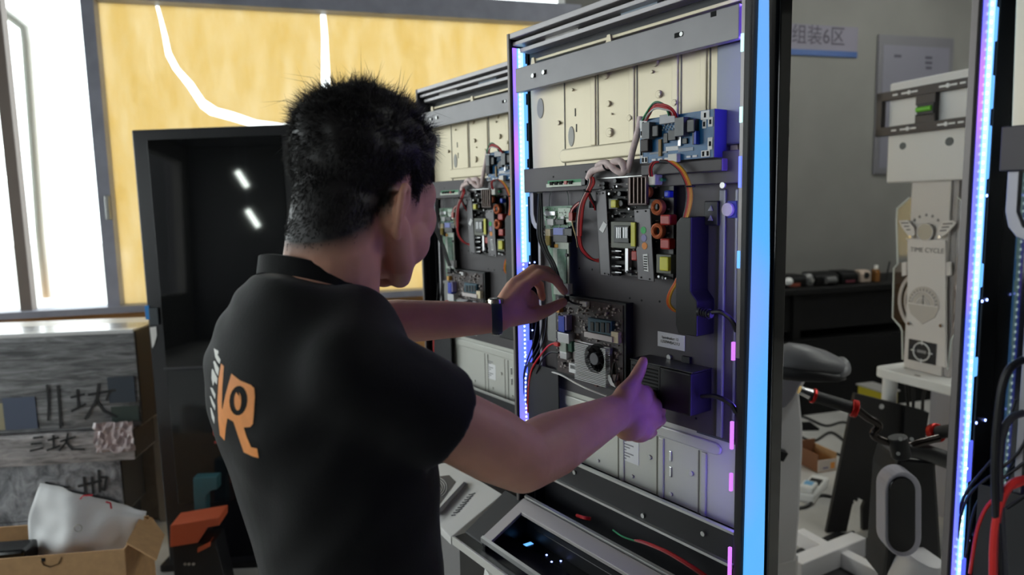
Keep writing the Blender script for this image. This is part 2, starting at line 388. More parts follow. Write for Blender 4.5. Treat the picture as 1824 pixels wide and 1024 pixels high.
REDC = mat('red_capacitor', S(165, 40, 30), 0.35)
LABEL = mat('white_label', S(226, 226, 226), 0.5)
CHIP = mat('black_chip', S(26, 26, 28), 0.35)
RELAY = mat('grey_relay', S(96, 98, 100), 0.4)
BLUEC = mat('blue_connector', S(30, 60, 180), 0.4)
GREENW = mat('green_connector', S(50, 140, 90), 0.5)
SLEEVE = mat('pink_braided_sleeve', S(230, 208, 205), 0.65, nz=0.12, ns=120)
LEDV = glow('led_glow_blue', (0.10, 0.16, 1.0), 1.8, (0.42, 0.14, 1.0), 5.0)
LEDT = glow('led_tab_blue', (0.13, 0.42, 1.0), 1.5)
BAND = glow('band_blue', (0.105, 0.47, 1.0), 1.0, (0.34, 0.38, 1.0), 1.7)
DOT = glow('led_dot', (0.25, 0.35, 1.0), 6.0)
MAG = glow('led_magenta', (0.72, 0.22, 0.95), 1.1)
VIO = glow('led_violet', (0.26, 0.06, 0.9), 0.8)

cab = empty('display_cabinet', CAB.o, CAB.ang, 'open back of the tall black display cabinet the man works on', 'cabinet', 'display cabinets in a row')
UL, UR, TOP = -0.587, 0.0345, 1.926
# ---- outer frame
B = MB(); B.box((UL, -0.004, 0.06), (UL+0.006, 0.095, TOP)); B.box((UL+0.006, 0.04, 0.06), (UL+0.010, 0.095, TOP-0.03))
B.build('side_wall', BLACK, cab, bev=0.0015)
MB().box((UL-0.0035, -0.006, 0.06), (UL+0.0045, 0.006, TOP)).build('edge_trim', mat('grey_edge_trim', S(112, 106, 104), 0.4, metal=0.4), cab, bev=0.001)
rw = MB().box((0.0185, -0.002, 0.06), (UR, 0.095, TOP)).build('side_wall', BLACK, cab, bev=0.0015)
# metal strip on the back edge, right
MB().box((0.0195, -0.006, 1.30), (0.0265, -0.002, TOP)).build('edge_trim', mat('grey_strip_right', S(140, 136, 136), 0.35, metal=0.5), cab, bev=0.001)
MB().box((0.0272, -0.006, 0.9), (UR, -0.002, TOP)).build('edge_strip', DARKM, cab)
for (pa, pb, M) in ((60, 92, LEDC), (190, 218, LEDC), (278, 334, LEDV), (447, 478, LEDT), (612, 645, MAG), (756, 806, MAG), (850, 882, MAG), (985, 1040, MAG)):
    za, zb = cq(1322, pa, -0.006)[1], cq(1322, pb, -0.006)[1]
    u0 = 0.0205 if pa < 500 else 0.0125
    MB().box((u0, -0.008, zb), (u0+0.0045, -0.003, za)).build('led_window', M, cab)
MB().prism_z([(.0184, .002), (.0184, .010), (.0140, .010)], 0.95, TOP-0.03).build('led_strip', glow('led_strip_violet', (0.16, 0.10, 1.0), 25.0), cab)
MB().box((0.0125, 0.0102, 0.95), (0.0184, 0.0125, TOP-0.03)).build('led_light_block', BLACK, cab)  # added black bar, keeps the strip's light off the back panel
# outer side: light band, tapered, in a black moulding
bd = [(0.016, TOP-0.01), (0.034, TOP-0.01), (0.054, 1.45), (0.057, 0.9), (0.057, 0.08), (0.003, 0.08), (0.003, 0.9), (0.010, 1.45)]
B = MB(); n = len(bd)
vs = [(UR+0.003, y, z) for y, z in bd]+[(UR-0.001, y, z) for y, z in bd]
B.add(vs, [tuple(range(n)), tuple(range(2*n-1, n-1, -1))]+[(i, i+n, (i+1) % n+n, (i+1) % n) for i in range(n)])
B.build('light_band', BAND, cab)
MB().box((UR, 0.064, 0.06), (UR+0.006, 0.095, TOP)).build('side_moulding', BLACKG, cab, bev=0.002)
# front glass (the screen side)
MB().box((UL, 0.088, 0.95), (UR, 0.096, TOP)).build('front_glass', BLACKG, cab)
# ---- top frame
TOPG = mat('top_rail_grey', S(178, 174, 176), 0.4, metal=0.3)
B = MB(); B.box((UL, -0.004, TOP-0.012), (UR, 0.095, TOP)); B.build('top_frame', TOPG, cab, bev=0.0015)
MB().box((UL+0.006, 0.004, TOP-0.026), (0.0185, 0.05, TOP-0.018)).build('top_rail', TOPG, cab, bev=0.001)
MB().box((UL+0.02, 0.012, TOP-0.042), (0.0185, 0.05, TOP-0.033)).build('top_rail', TOPG, cab, bev=0.001)
MB().box((UL+0.02, 0.04, 1.845), (0.0185, 0.05, TOP-0.012)).build('top_backing', BLACK, cab)
q1, q2 = cq(975, 68, 0.03), cq(1034, 50, 0.03)
MB().box((q1[0], 0.024, q1[1]-0.011), (q2[0], 0.032, q1[1]+0.004)).build('vent_film', WHITEP, cab)
q1, q2 = cq(1110, 22, 0.03), cq(1175, 4, 0.03)
MB().box((q1[0], 0.024, q1[1]-0.010), (q2[0], 0.032, q1[1]+0.004)).build('vent_film', mat('blue_film', S(190, 205, 220), 0.3), cab)
MB().box((-0.535, 0.018, 1.858), (0.0, 0.03, 1.864)).build('panel_lip', BEIGE, cab, bev=0.001)
for px in (950, 1085):
    q = cq(px, 100 if px < 1000 else 55, 0.016)
    MB().prism([(q[0]-0.010, 1.842), (q[0]+0.010, 1.842), (q[0]+0.004, 1.866), (q[0]-0.004, 1.866)], 0.014, 0.018).build('gusset', BEIGE, cab)
# ---- LED side on the inner left wall
XI = UL+0.006
MB().box((XI, 0.002, 0.95), (XI+0.0012, 0.013, TOP-0.03)).build('light_guide', LEDV, cab)
MB().box((XI, 0.013, 1.42), (XI+0.0016, 0.036, TOP-0.03)).build('led_strip', LEDT, cab)
MB().box((XI, 0.013, 0.95), (XI+0.0016, 0.033, 1.42)).build('led_strip', LEDV, cab)
MB().box((XI+0.0016, 0.0165, 1.42), (XI+0.0026, 0.0290, TOP-0.03)).build('led_core', LEDC, cab)
MB().box((XI+0.0016, 0.0165, 0.95), (XI+0.0026, 0.0250, 1.42)).build('led_core', LEDV, cab)
B = MB()
for k in range(90):
    z = 0.97+k*0.0103; B.box((XI+0.0026, 0.017, z), (XI+0.0036, 0.020, z+0.0035))
tag(B.build('led_bead', glow('led_bead', (0.75, 0.98, 1.0), 6.0), cab), kind='stuff')
for z0_, z1_ in ((1.80, 1.865), (1.735, 1.775), (1.655, 1.695), (1.57, 1.635), (1.435, 1.465), (1.32, 1.345), (1.18, 1.235), (1.02, 1.075)):
    MB().box((XI, 0.024, z0_), (XI+0.0025, 0.050, z1_)).build('light_tab', LEDT if z0_ > 1.3 else glow('led_tab_deep', (0.10, 0.14, 1.0), 1.2) if 'led_tab_deep' not in MATS else MATS['led_tab_deep'], cab, bev=0.0015)
for (px, py) in ((938, 366), (943, 468), (952, 467), (948, 588), (965, 587), (936, 632), (937, 667), (935, 712), (950, 706), (965, 704), (976, 702)):
    # dots on the inner wall plane u = XI
    d = ray(px, py); U3 = CAB.U; t = ((CAB.o+U3*(XI+0.004)-CAM) @ U3)/(d @ U3); l = CAB.l(CAM+d*t)
    if 0.0 < l.y < 0.2: MB().cyl((XI+0.0042, l.y, l.z), (XI+0.0055, l.y, l.z), 0.0018, n=8).build('led_dot', DOT, cab)
# ---- zinc back panel, upper part
YP = 0.035
up = MB()
P4(up, [(944, 130), (1302, 40), (1315, 290), (951, 345)], YP, 0.03)
bp = up.build('back_panel', BEIGE, cab, bev=0.001)
ribs = [(1001, 165, 1012, 298), (1061, 145, 1070, 258), (1132, 115, 1138, 250), (1210, 92, 1217, 215), (1262, 80, 1268, 200)]
for i, (xa, ya, xb, yb) in enumerate(ribs):
    qa, qb = cq(xa, ya, YP), cq(xb, yb, YP); u = (qa[0]+qb[0])/2
    MB().box((u-0.0012, YP-0.0012, qb[1]), (u+0.0012, YP+0.001, qa[1]+0.03)).build('groove', mat('zinc_groove', S(120, 116, 108), 0.6), bp)
    if i > 0:
        MB().prism([(u-0.020, qb[1]), (u-0.006, qb[1]), (u-0.006, qa[1]+0.03), (u-0.020, qa[1]+0.03)], YP-0.003, YP+0.001).build('fold', BEIGE, bp, bev=0.0025)
# embossed horizontal stripe with round end
q0, q1 = cq(1000, 279, YP), cq(1142, 255, YP); zc = (q0[1]+q1[1])/2-0.004
st = [(q0[0]+0.012-0.014*math.cos(a), zc+0.0145*math.sin(a)) for a in np.linspace(-math.pi/2, math.pi/2, 9)]
st += [(q1[0]+0.16, zc+0.0145), (q1[0]+0.16, zc-0.0145)]
MB().prism(st[::-1], YP-0.006, YP+0.001).build('emboss', BEIGE, bp, bev=0.004, seg=3)
for (px, py, r, s) in ((963, 193, 0.0115, 1.9), (1018, 243, 0.0095, 2.2)):
    q = cq(px, py, YP); B = MB(); pts = [(q[0]+r*math.cos(a), q[1]+r*s*math.sin(a)) for a in np.linspace(0, 2*math.pi, 20)[:-1]]
    B.prism(pts[::-1], YP-0.0015, YP+0.001); B.build('dimple', mat('zinc_dimple', S(150, 148, 142), 0.5, metal=0.3), bp, bev=0.001)
for (px, py, r) in ((1080, 133, 0.009), (1168, 110, 0.009), (1085, 185, 0.006), (1087, 236, 0.009), (1175, 168, 0.007), (1203, 183, 0.006), (1123, 210, 0.006), (1163, 128, 0.003), (1021, 160, 0.003), (1091, 203, 0.002), (996, 219, 0.005)):
    B = MB(); disc(B, px, py, YP, r, 0.004); disc(B, px, py, YP-0.004, r*0.55, 0.002); B.build('boss', BEIGE, bp, bev=0.0012, smooth=True)
for (px, py) in ((1025, 200), (1027, 228)):
    q = cq(px, py, YP); MB().box((q[0]-0.0012, YP-0.001, q[1]-0.008), (q[0]+0.0012, YP+0.001, q[1]+0.008)).build('slit', BEIGED, bp)
# steel channel along the right edge
B = MB(); a = R4([(1278, 75), (1312, 78), (1314, 275), (1278, 280)], YP-0.012)
B.box((a[0], YP-0.014, 1.64), (0.012, YP+0.005, 1.80)); B.build('side_channel', mat('blue_grey_steel', S(112, 116, 124), 0.4, metal=0.5), cab, bev=0.003)
# ---- upper crossbar
ub = MB().box((-0.566, -0.002, 1.7965), (0.0125, 0.012, 1.848)).build('crossbar', GREYP, cab, bev=0.0012)
for (px, py) in ((950, 135), (969, 129)):
    q = cq(px, py, -0.002)
    B = MB(); B.box((q[0]-0.008, -0.0026, q[1]-0.0045), (q[0]+0.009, -0.0018, q[1]+0.0045)); B.build('slot', HOLE, ub, bev=0.0035)
    B = MB(); disc(B, px, py, -0.002, 0.0048, 0.003); disc(B, px, py, -0.005, 0.0022, 0.001); B.build('screw', STEEL, ub, smooth=True)
for (px, py, wd) in ((1209, 62, 0.009), (1271, 25, 0.0055)):
    q = cq(px, py, -0.002); MB().box((q[0]-wd, -0.0028, q[1]-0.004), (q[0]+wd, -0.0018, q[1]+0.004)).build('slot', HOLE, ub, bev=0.003)
    if wd > 0.007:
        MB().cyl((q[0]+0.006, -0.0026, q[1]), (q[0]+0.006, -0.0036, q[1]), 0.0035, n=12).build('screw', STEEL, ub)
MB().box((0.0130, 0.003, 1.80), (0.0185, 0.006, 1.845)).build('led_window', VIO, cab)
# ---- middle crossbar
mb_ = MB(); mb_.box((-0.558, 0.010, 1.578), (0.0125, 0.028, 1.63)); mb_ = mb_.build('crossbar', PLATE, cab, bev=0.0015)
q = cq(1287, 330, 0.008); MB().cyl((q[0], 0.011, q[1]), (q[0], 0.007, q[1]), 0.005, n=12).build('screw', STEEL, mb_, smooth=True)
for (px, py) in ((1043, 306), (1048, 309), (985, 315)):
    q = cq(px, py, 0.009); MB().cyl((q[0], 0.011, q[1]), (q[0], 0.0095, q[1]), 0.0022, n=8).build('hole', HOLE, mb_)
# ---- graphite mounting plate
YB = 0.032
pl = MB(); P4(pl, [(972, 340), (1243, 318), (1315, 330), (1312, 778), (1192, 752), (985, 690)], YB, 0.004)
a0, a1 = cq(968, 350, YB), cq(1300, 780, YB)
pl = MB().prism([(-0.52, 1.60), (-0.52, 1.155), (-0.50, 1.143), (0.012, 1.143), (0.012, 1.60)], YB, YB+0.003).build('mounting_plate', PLATE, cab, bev=0.001)
for (px, py) in ((1032, 478), (1055, 480), (1143, 535), (1122, 531), (1175, 537), (1074, 488), (1093, 490), (1105, 378), (1240, 745)):
    q = cq(px, py, YB); MB().cyl((q[0], YB+0.001, q[1]), (q[0], YB-0.0006, q[1]), 0.0022, n=8).build('hole', HOLE, pl)
# left edge bracket with a curved cut-out
B = MB(); h = [(-0.553, 1.578), (-0.553, 1.53), (-0.549, 1.512), (-0.540, 1.500), (-0.526, 1.494), (-0.526, 1.14), (-0.518, 1.14), (-0.518, 1.502), (-0.534, 1.512), (-0.541, 1.53), (-0.541, 1.578)]
B.prism(h[::-1], 0.022, 0.034); B.build('edge_bracket', mat('pale_bracket', S(150, 148, 152), 0.4, metal=0.4), cab, bev=0.001)

# ---- power supply board
YS = 0.012
a = R4([(1066, 318), (1192, 309), (1199, 503), (1090, 488)], YS)
psu = MB().box((a[0], YS, a[2]+0.004), (a[1], YS+0.002, a[3])).build('power_board', PCBD, cab)
MB().box((a[0], YS-0.004, a[3]-0.002), (a[1], YS+0.003, a[3])).build('edge_rail', STEEL, psu)
MB().box((a[0]+0.01, YS, a[2]+0.02), (a[1]-0.01, YB, a[3]-0.02)).build('stand_off', DARKM, psu)
def sub(pts, y0, y1, name, M, bev=0.001):
    B = MB(); boxq(B, pts, y0, y1); return B.build(name, M, psu, bev=bev)
# two flat grey brackets
B = MB(); P4(B, [(1060, 341), (1079, 339), (1087, 492), (1070, 490)], YS-0.012, 0.002); q = B.build('cover_strip', HEATG, psu, bev=0.001)
B = MB(); P4(B, [(1129, 373), (1158, 371), (1165, 502), (1136, 498)], YS-0.016, 0.003); B.build('cover_strip', HEATG, psu, bev=0.001)
for (px, py) in ((1135, 377), (1150, 376), (1142, 494), (1157, 497), (1063, 345), (1074, 344), (1077, 487), (1084, 489)):
    q = cq(px, py, YS-0.0165); MB().cyl((q[0], YS-0.0155, q[1]), (q[0], YS-0.0172, q[1]), 0.0016, n=8).build('hole', HOLE, psu)
for (px, py, M) in ((1146, 410, mat('green_sticker', S(40, 170, 80), 0.5)), (1147, 424, mat('violet_sticker', S(130, 125, 175), 0.5)), (1148, 438, mat('orange_sticker', S(220, 130, 30), 0.5))):
    q = cq(px, py, YS-0.0165); MB().cyl((q[0], YS-0.016, q[1]), (q[0], YS-0.0168, q[1]), 0.0065, n=14).build('sticker', M, psu)
B = MB(); P4(B, [(1145, 453), (1153, 452), (1155, 484), (1147, 482)], YS-0.0168, 0.001); lb = B.build('label', LABEL, psu)
B = MB(); P4(B, [(1075, 394), (1081, 400), (1074, 415), (1067, 409)], YS-0.0128, 0.001); B.build('label', LABEL, psu)
for k in range(6): sub([(1146.5, 456+k*4.4), (1152.5, 456+k*4.4), (1152.5, 458+k*4.4), (1146.5, 458+k*4.4)], YS-0.0172, YS-0.0166, 'print_mark', INK, 0)
# finned heat sink (thin ribs)
sub([(1118, 316), (1150, 313), (1152, 364), (1120, 366)], YS-0.020, YS, 'heat_sink', mat('dark_heat_sink', S(60, 46, 44), 0.4, metal=0.4))
for k in range(5):
    x = 1121+k*7; sub([(x, 316), (x+1.3, 316), (x+1.3, 362), (x, 362)], YS-0.026, YS-0.019, 'fin', mat('fin_edge', S(120, 106, 100), 0.35, metal=0.6), 0)
# framed black transformer with silver windings
sub([(1088, 396), (1130, 395), (1132, 441), (1090, 441)], YS-0.018, YS, 'transformer', mat('olive_core', S(92, 94, 82), 0.45))
sub([(1093, 403), (1119, 402), (1120, 432), (1095, 432)], YS-0.024, YS-0.018, 'winding_block', CHIP)
sub([(1123, 396), (1130, 396), (1131, 439), (1124, 439)], YS-0.022, YS-0.018, 'tape_band', YTAPE)
for x in (1098, 1110):
    for k in range(3): sub([(x+k*3, 405), (x+k*3+1.2, 405), (x+k*3+1.2, 424), (x+k*3, 424)], YS-0.0255, YS-0.024, 'pin', SILV, 0)
def ytrans(x, y, s, h=None):
    h = h or s
    sub([(x-s, y-h), (x+s, y-h), (x+s, y+h), (x-s, y+h)], YS-0.015, YS, 'transformer', mat('olive_core', S(92, 94, 82), 0.45))
    sub([(x-s*.6, y-h*.75), (x+s*.6, y-h*.75), (x+s*.6, y+h*.75), (x-s*.6, y+h*.75)], YS-0.022, YS-0.012, 'coil_bobbin', YTAPE, 0.002)
ytrans(1092, 363, 8, 9); ytrans(1182, 470, 13, 16)
for (x, y, r) in ((1157, 342, 0.0085), (1177, 369, 0.0105), (1177, 411, 0.0105)):
    q = cq(x, y, YS-0.006); B = MB(); B.torus((q[0], YS-0.012, q[1]), r, r*0.42, sx=1.6); B.build('toroid_coil', COPPER, psu, smooth=True)
    MB().cyl((q[0], YS-0.004, q[1]), (q[0], YS-0.010, q[1]), r*0.6, n=10).build('coil_core', HOLE, psu)
def can(x, y, r, l, M, horiz=True):
    q = cq(x, y, YS-r); B = MB()
    if horiz: B.cyl((q[0]-l/2, YS-r, q[1]), (q[0]+l/2, YS-r, q[1]), r, n=12)
    else: B.cyl((q[0], YS, q[1]), (q[0], YS-l, q[1]), r, n=12)
    return B.build('capacitor', M, psu, bev=0.0008, smooth=True)
sub([(1175, 383), (1192, 382), (1193, 400), (1176, 401)], YS-0.020, YS, 'film_capacitor', REDC, 0.003)
sub([(1175, 427), (1191, 425), (1192, 442), (1177, 444)], YS-0.018, YS, 'film_capacitor', REDC, 0.003)
sub([(1124, 448), (1133, 447), (1134, 463), (1126, 464)], YS-0.014, YS, 'film_capacitor', REDC, 0.002)
sub([(1155, 355), (1170, 354), (1171, 372), (1156, 373)], YS-0.014, YS, 'relay', RELAY)
sub([(1154, 311), (1166, 310), (1167, 329), (1155, 330)], YS-0.020, YS, 'plug_socket', WHITEW, 0.002)
sub([(1182, 340), (1190, 339), (1191, 352), (1183, 352)], YS-0.014, YS, 'disc_capacitor', BLUEC, 0.003)
for y in (448, 459, 475, 486): 
    o = can(1099, y, 0.0055, 0.020, CHIP); 
    q = cq(1101, y-1, YS-0.012); MB().box((q[0]-0.008, YS-0.0118, q[1]-0.0008), (q[0]+0.008, YS-0.0108, q[1]+0.0008)).build('glint_band', SILV, psu)
for (x, y, r, l) in ((1080, 327, .004, .012), (1080, 334, .004, .012), (1101, 322, .005, .014), (1108, 345, .005, .013), (1112, 362, .006, .016)): can(x, y, r, l, CHIP, False)
sub([(1113, 440), (1118, 440), (1119, 485), (1114, 485)], YS-0.010, YS, 'strut', SILV)
for (x, y) in ((1124, 372), (1110, 380), (1098, 385), (1085, 378), (1104, 332), (1096, 333), (1090, 345), (1128, 478), (1131, 488), (1122, 484), (1179, 492), (1186, 494), (1192, 495), (1165, 330), (1183, 320)):
    can(x, y, 0.0022+0.0015*random.random(), 0.008+0.006*random.random(), random.choice([SILV, CHIP, RELAY, GREENW]), False)
B = MB(); r2 = random.Random(3)
for k in range(140):
    u, z = r2.uniform(a[0]+.004, a[1]-.004), r2.uniform(a[2]+.01, a[3]-.004); s = r2.uniform(.001, .0028); B.box((u-s, YS-0.0035*r2.random()-0.001, z-s*.6), (u+s, YS, z+s*.6))
tag(B.build('small_component', mat('small_parts', S(150, 140, 128), 0.4, col2=S(40, 38, 38), ns=160), psu), kind='stuff')

# ---- blue driver board on a raised bracket
YD = -0.010
a = R4([(1140, 214), (1266, 199), (1271, 280), (1147, 288)], YD); da = a
dr = MB().box((a[0], YD, a[2]), (a[1], YD+0.002, a[3])).build('driver_board', PCBB, cab)
MB().box((a[0]-0.004, YD+0.006, a[2]-0.022), (a[1]+0.012, YD+0.035, a[2]-0.002)).build('board_bracket', PLATE, dr, bev=0.002)
MB().box((a[0]+0.01, YD+0.002, a[2]+0.01), (a[1]-0.002, YP, a[3]-0.01)).build('stand_off', mat('blue_spacer', S(38, 42, 64), 0.5), dr)
W_, H_ = a[1]-a[0], a[3]-a[2]
def db(fx0, fz0, fx1, fz1, h, name, M, bev=0.0006, base=0.0):
    return MB().box((da[0]+W_*fx0, YD-h-base, da[2]+H_*fz0), (da[0]+W_*fx1, YD-base, da[2]+H_*fz1)).build(name, M, dr, bev=bev)
for (x0, z0, x1, z1) in ((.00, .80, .11, .99), (.01, .58, .05, .80), (.06, .58, .10, .80), (.84, .80, .95, .99), (.86, .62, .91, .80), (.93, .64, .99, .84), (.93, .16, .99, .42), (.85, .02, .96, .16), (.01, .12, .05, .34), (.03, .0, .12, .14)):
    db(x0, z0, x1, z1, 0.0012, 'solder_pad', LABEL)
    n_ = 2 if (x1-x0) > (z1-z0)*.6 else 1
    for k in range(n_):
        cx = x0+(x1-x0)*(k+.5)/n_; db(cx-.013, (z0+z1)/2-.05, cx+.013, (z0+z1)/2+.05, 0.0018, 'pad_hole', HOLE, 0.0004)
db(.12, .52, .23, .90, .016, 'relay', RELAY); db(.58, .50, .70, .90, .016, 'relay', RELAY)
db(.34, .82, .55, 1.02, .010, 'plug_socket', mat('grey_socket', S(176, 176, 180), 0.45)); db(.46, -.04, .58, .14, .010, 'plug_socket', WHITEW)
db(.24, .55, .33, .82, .012, 'coil', CHIP, .002); db(.72, .55, .82, .84, .013, 'coil', CHIP, .002); db(.07, .24, .19, .54, .012, 'coil', mat('brown_block', S(40, 26, 26), .5), .002)
db(.36, .40, .42, .62, .004, 'chip', CHIP); db(.46, .44, .56, .66, .010, 'chip', CHIP); db(.62, .34, .68, .46, .004, 'chip', CHIP)
db(.38, .22, .55, .32, .001, 'solder_pad', LABEL); db(.55, .18, .75, .26, .001, 'solder_pad', mat('silver_traces', S(140, 150, 165), .4))
db(.15, .18, .40, .23, .001, 'solder_pad', MATS['silver_traces']); db(.80, .30, .83, .58, .010, 'capacitor', BLUEC); db(.77, .30, .79, .58, .008, 'capacitor', CHIP)
for x in (.18, .27, .36, .66, .74): db(x, .03, x+.06, .08, .0012, 'solder_pad', LABEL)
for k in range(14): db(.34+.016*k, .68+.05*(k % 3), .345+.016*k, .72+.05*(k % 3), .003, 'pin', LABEL, 0)
db(.29, .12, .33, .5, .004, 'strut', mat('ochre_part', S(150, 120, 70), .5)); db(.56, .30, .60, .6, .004, 'strut', SILV)
MB().box((a[1], YD-0.001, a[2]), (a[1]+0.0018, YD+0.03, a[3])).build('board_edge', mat('blue_edge', S(40, 46, 84), 0.4), dr)

# ---- green indicator strip
B = MB(); P4(B, [(977, 322), (1034, 317), (1042, 331), (977, 335)], 0.006, 0.002)
a = R4([(976, 323), (1040, 318), (1040, 332), (977, 335)], 0.006)
ind = MB().box((a[0], 0.005, a[2]+.003), (a[1], 0.009, a[3])).build('indicator_strip', GREENW, cab)
MB().box((a[0]-0.002, 0.003, a[2]+.002), (a[1], 0.0075, a[2]+.009)).build('rail', mat('pale_pcb', S(206, 214, 200), .5), ind)
for k in range(5): MB().box((a[0]+.012+k*.0155, 0.0005, a[2]+.006), (a[0]+.021+k*.0155, 0.005, a[2]+.013)).build('jumper', HOLE if k != 3 else REDC, ind)
MB().box((a[1], -0.002, a[2]+.002), (a[1]+.012, 0.010, a[3]+.001)).build('plug', CHIP, ind, bev=.001)
# ---- green control board (left column)
YC = 0.014
gb = MB(); P4(gb, [(966, 368), (1020, 366), (1020, 402), (1012, 402), (1012, 540), (985, 545), (974, 420)], YC, 0.002)
gb = gb.build('control_board', PCBG, cab)
def cb(pts, h, name, M, bev=.0008):
    B = MB(); boxq(B, pts, YC-h, YC); return B.build(name, M, gb, bev=bev)
cb([(970, 377), (988, 376), (988, 383), (970, 384)], .006, 'heat_plate', SILV); cb([(974, 391), (985, 390), (985, 400), (974, 401)], .008, 'plug_socket', LABEL)
cb([(990, 392), (1004, 391), (1004, 399), (990, 400)], .008, 'chip', CHIP); cb([(1008, 391), (1019, 390), (1019, 395), (1008, 396)], .012, 'plug_socket', WHITEW)
cb([(985, 408), (1006, 406), (1006, 418), (986, 420)], .012, 'video_port', mat('violet_blue_port', S(110, 120, 190), .4)); cb([(1002, 408), (1018, 407), (1018, 419), (1002, 420)], .012, 'chip', CHIP)
cb([(985, 421), (1010, 419), (1010, 429), (986, 431)], .014, 'port', CHIP); cb([(971, 409), (979, 408), (980, 420), (972, 421)], .012, 'plug_socket', mat('cream_part', S(230, 215, 180), .5))
cb([(971, 421), (978, 420), (979, 436), (972, 437)], .014, 'capacitor', mat('ochre_cap', S(190, 165, 70), .4)); cb([(979, 422), (985, 421), (986, 440), (980, 441)], .010, 'chip', HOLE)
cb([(994, 372), (1016, 370), (1016, 386), (994, 387)], .003, 'traces', mat('pale_green_part', S(190, 205, 190), .5)); cb([(998, 385), (1004, 385), (1004, 390), (998, 390)], .005, 'chip', LABEL)
a = R4([(983, 431), (1014, 429), (1014, 534), (990, 540)], YC-.004)
lg = MB().box((a[0]+.006, YC-.006, a[2]+.02), (a[1], YC-.003, a[3])).build('long_board', mat('pale_long_board', S(176, 184, 172), .5, nz=.1, ns=80), gb)
cb([(992, 446), (1008, 444), (1009, 500), (994, 503)], .008, 'green_module', mat('green_module', S(76, 112, 92), .4, nz=.3, ns=120)); cb([(987, 435), (993, 435), (993, 441), (988, 441)], .008, 'led_spot', mat('amber_spot', S(214, 160, 70), .5))
cb([(1006, 452), (1010, 452), (1010, 457), (1006, 457)], .010, 'chip', CHIP); cb([(1000, 508), (1012, 506), (1012, 522), (1001, 523)], .012, 'plug_socket', LABEL)
B = MB(); r2 = random.Random(5)
for k in range(120):
    q = cq(r2.uniform(970, 1016), r2.uniform(370, 432), YC); s = r2.uniform(.001, .0026); B.box((q[0]-s, YC-.004*r2.random()-.001, q[1]-s*.7), (q[0]+s, YC, q[1]+s*.7))
tag(B.build('small_component', mat('pale_parts', S(215, 220, 212), 0.4, col2=S(60, 62, 64), ns=200), gb), kind='stuff')
# ---- motherboard with heat sink and fan
YM = 0.010
a = R4([(988, 548), (1098, 545), (1104, 690), (1020, 680)], YM); ma = (-0.449, -0.249, 1.19, 1.355)
mo = MB().box((ma[0], YM, ma[2]), (ma[1], YM+.002, ma[3])).build('motherboard', PCBM, cab)
MB().box((ma[0]-.006, YM+.002, ma[2]-.008), (ma[1]+.006, YB, ma[3]+.004)).build('board_tray', DARKM, mo)
def mbx(pts, h, name, M, bev=.0008):
    B = MB(); boxq(B, pts, YM-h, YM); return B.build(name, M, mo, bev=bev)
hs = MB(); P4(hs, [(1040, 600), (1092, 614), (1099, 672), (1044, 668)], YM-.014, .012)
q0, q1 = cq(1036, 603, YM), cq(1093, 612, YM); q2 = cq(1042, 668, YM)
hu0, hu1, hz0, hz1 = q0[0]+.002, q1[0], q2[1]-.006, q0[1]-.004
hs = MB().box((hu0, YM-.010, hz0), (hu1, YM-.002, hz1)).build('heat_sink', SILV, mo, bev=.001)
B = MB(); nf = 22
for k in range(nf):
    z = hz0+(hz1-hz0)*(k+.3)/nf; B.box((hu0, YM-.020, z), (hu1, YM-.010, z+(hz1-hz0)/nf*.5))
# ring-shaped opening for the fan: fins are cut short in the middle by building them as left and right halves
fc = cq(1063, 638, YM-.015); B = MB(); fr = .029
for k in range(nf):
    z = hz0+(hz1-hz0)*(k+.5)/nf; dz = z-fc[1]; h = math.sqrt(max(0, fr*fr-dz*dz)); t = (hz1-hz0)/nf*.28
    segs = [(hu0, fc[0]-h), (fc[0]+h, hu1)] if h > 0 else [(hu0, hu1)]
    for s0, s1 in segs:
        if s1-s0 > .001: B.box((s0, YM-.022, z-t), (s1, YM-.010, z+t))
tag(B.build('fin', SILV, mo), kind='stuff')
fan = MB().cyl((fc[0], YM-.010, fc[1]), (fc[0], YM-.0115, fc[1]), fr, n=28).build('fan', HOLE, mo)
MB().cyl((fc[0]+.001, YM-.0115, fc[1]), (fc[0]+.001, YM-.024, fc[1]), .0125, n=20).build('fan_hub', mat('fan_hub_grey', S(96, 96, 100), .45), mo, bev=.001, smooth=True)
for k in range(9):
    an = 2*math.pi*k/9; c_, s_ = math.cos(an), math.sin(an); c2, s2 = math.cos(an+.45), math.sin(an+.45)
    B = MB(); B.add([(fc[0]+.012*c_, YM-.013, fc[1]+.012*s_), (fc[0]+.025*c_, YM-.013, fc[1]+.025*s_), (fc[0]+.025*c2, YM-.021, fc[1]+.025*s2), (fc[0]+.012*c2, YM-.021, fc[1]+.012*s2)], [(0, 1, 2, 3)])
    o = B.build('fan_blade', CHIP, mo); b = o.modifiers.new('s', 'SOLIDIFY'); b.thickness = .001
mem = mbx([(1047, 570), (1086, 572), (1089, 596), (1049, 590)], .010, 'memory_module', mat('teal_memory', S(44, 84, 102), .4))
for k in range(4):
    x = 1051+k*9.5; mbx([(x, 574+k*.5), (x+6, 574+k*.5), (x+6, 589+k*1.2), (x, 589+k*1.2)], .012, 'chip', CHIP)
mbx([(1040, 592), (1089, 600), (1090, 608), (1042, 600)], .014, 'memory_slot', mat('pale_slot', S(206, 196, 194), .5))
mbx([(1088, 590), (1100, 592), (1101, 612), (1090, 610)], .010, 'plug_socket', mat('cream_part', S(230, 215, 180), .5))
mbx([(994, 566), (1004, 564), (1005, 588), (995, 590)], .018, 'video_port', BLUEC); mbx([(1003, 562), (1008, 562), (1009, 588), (1004, 588)], .016, 'port_shell', mat('lilac_shell', S(150, 140, 190), .4))
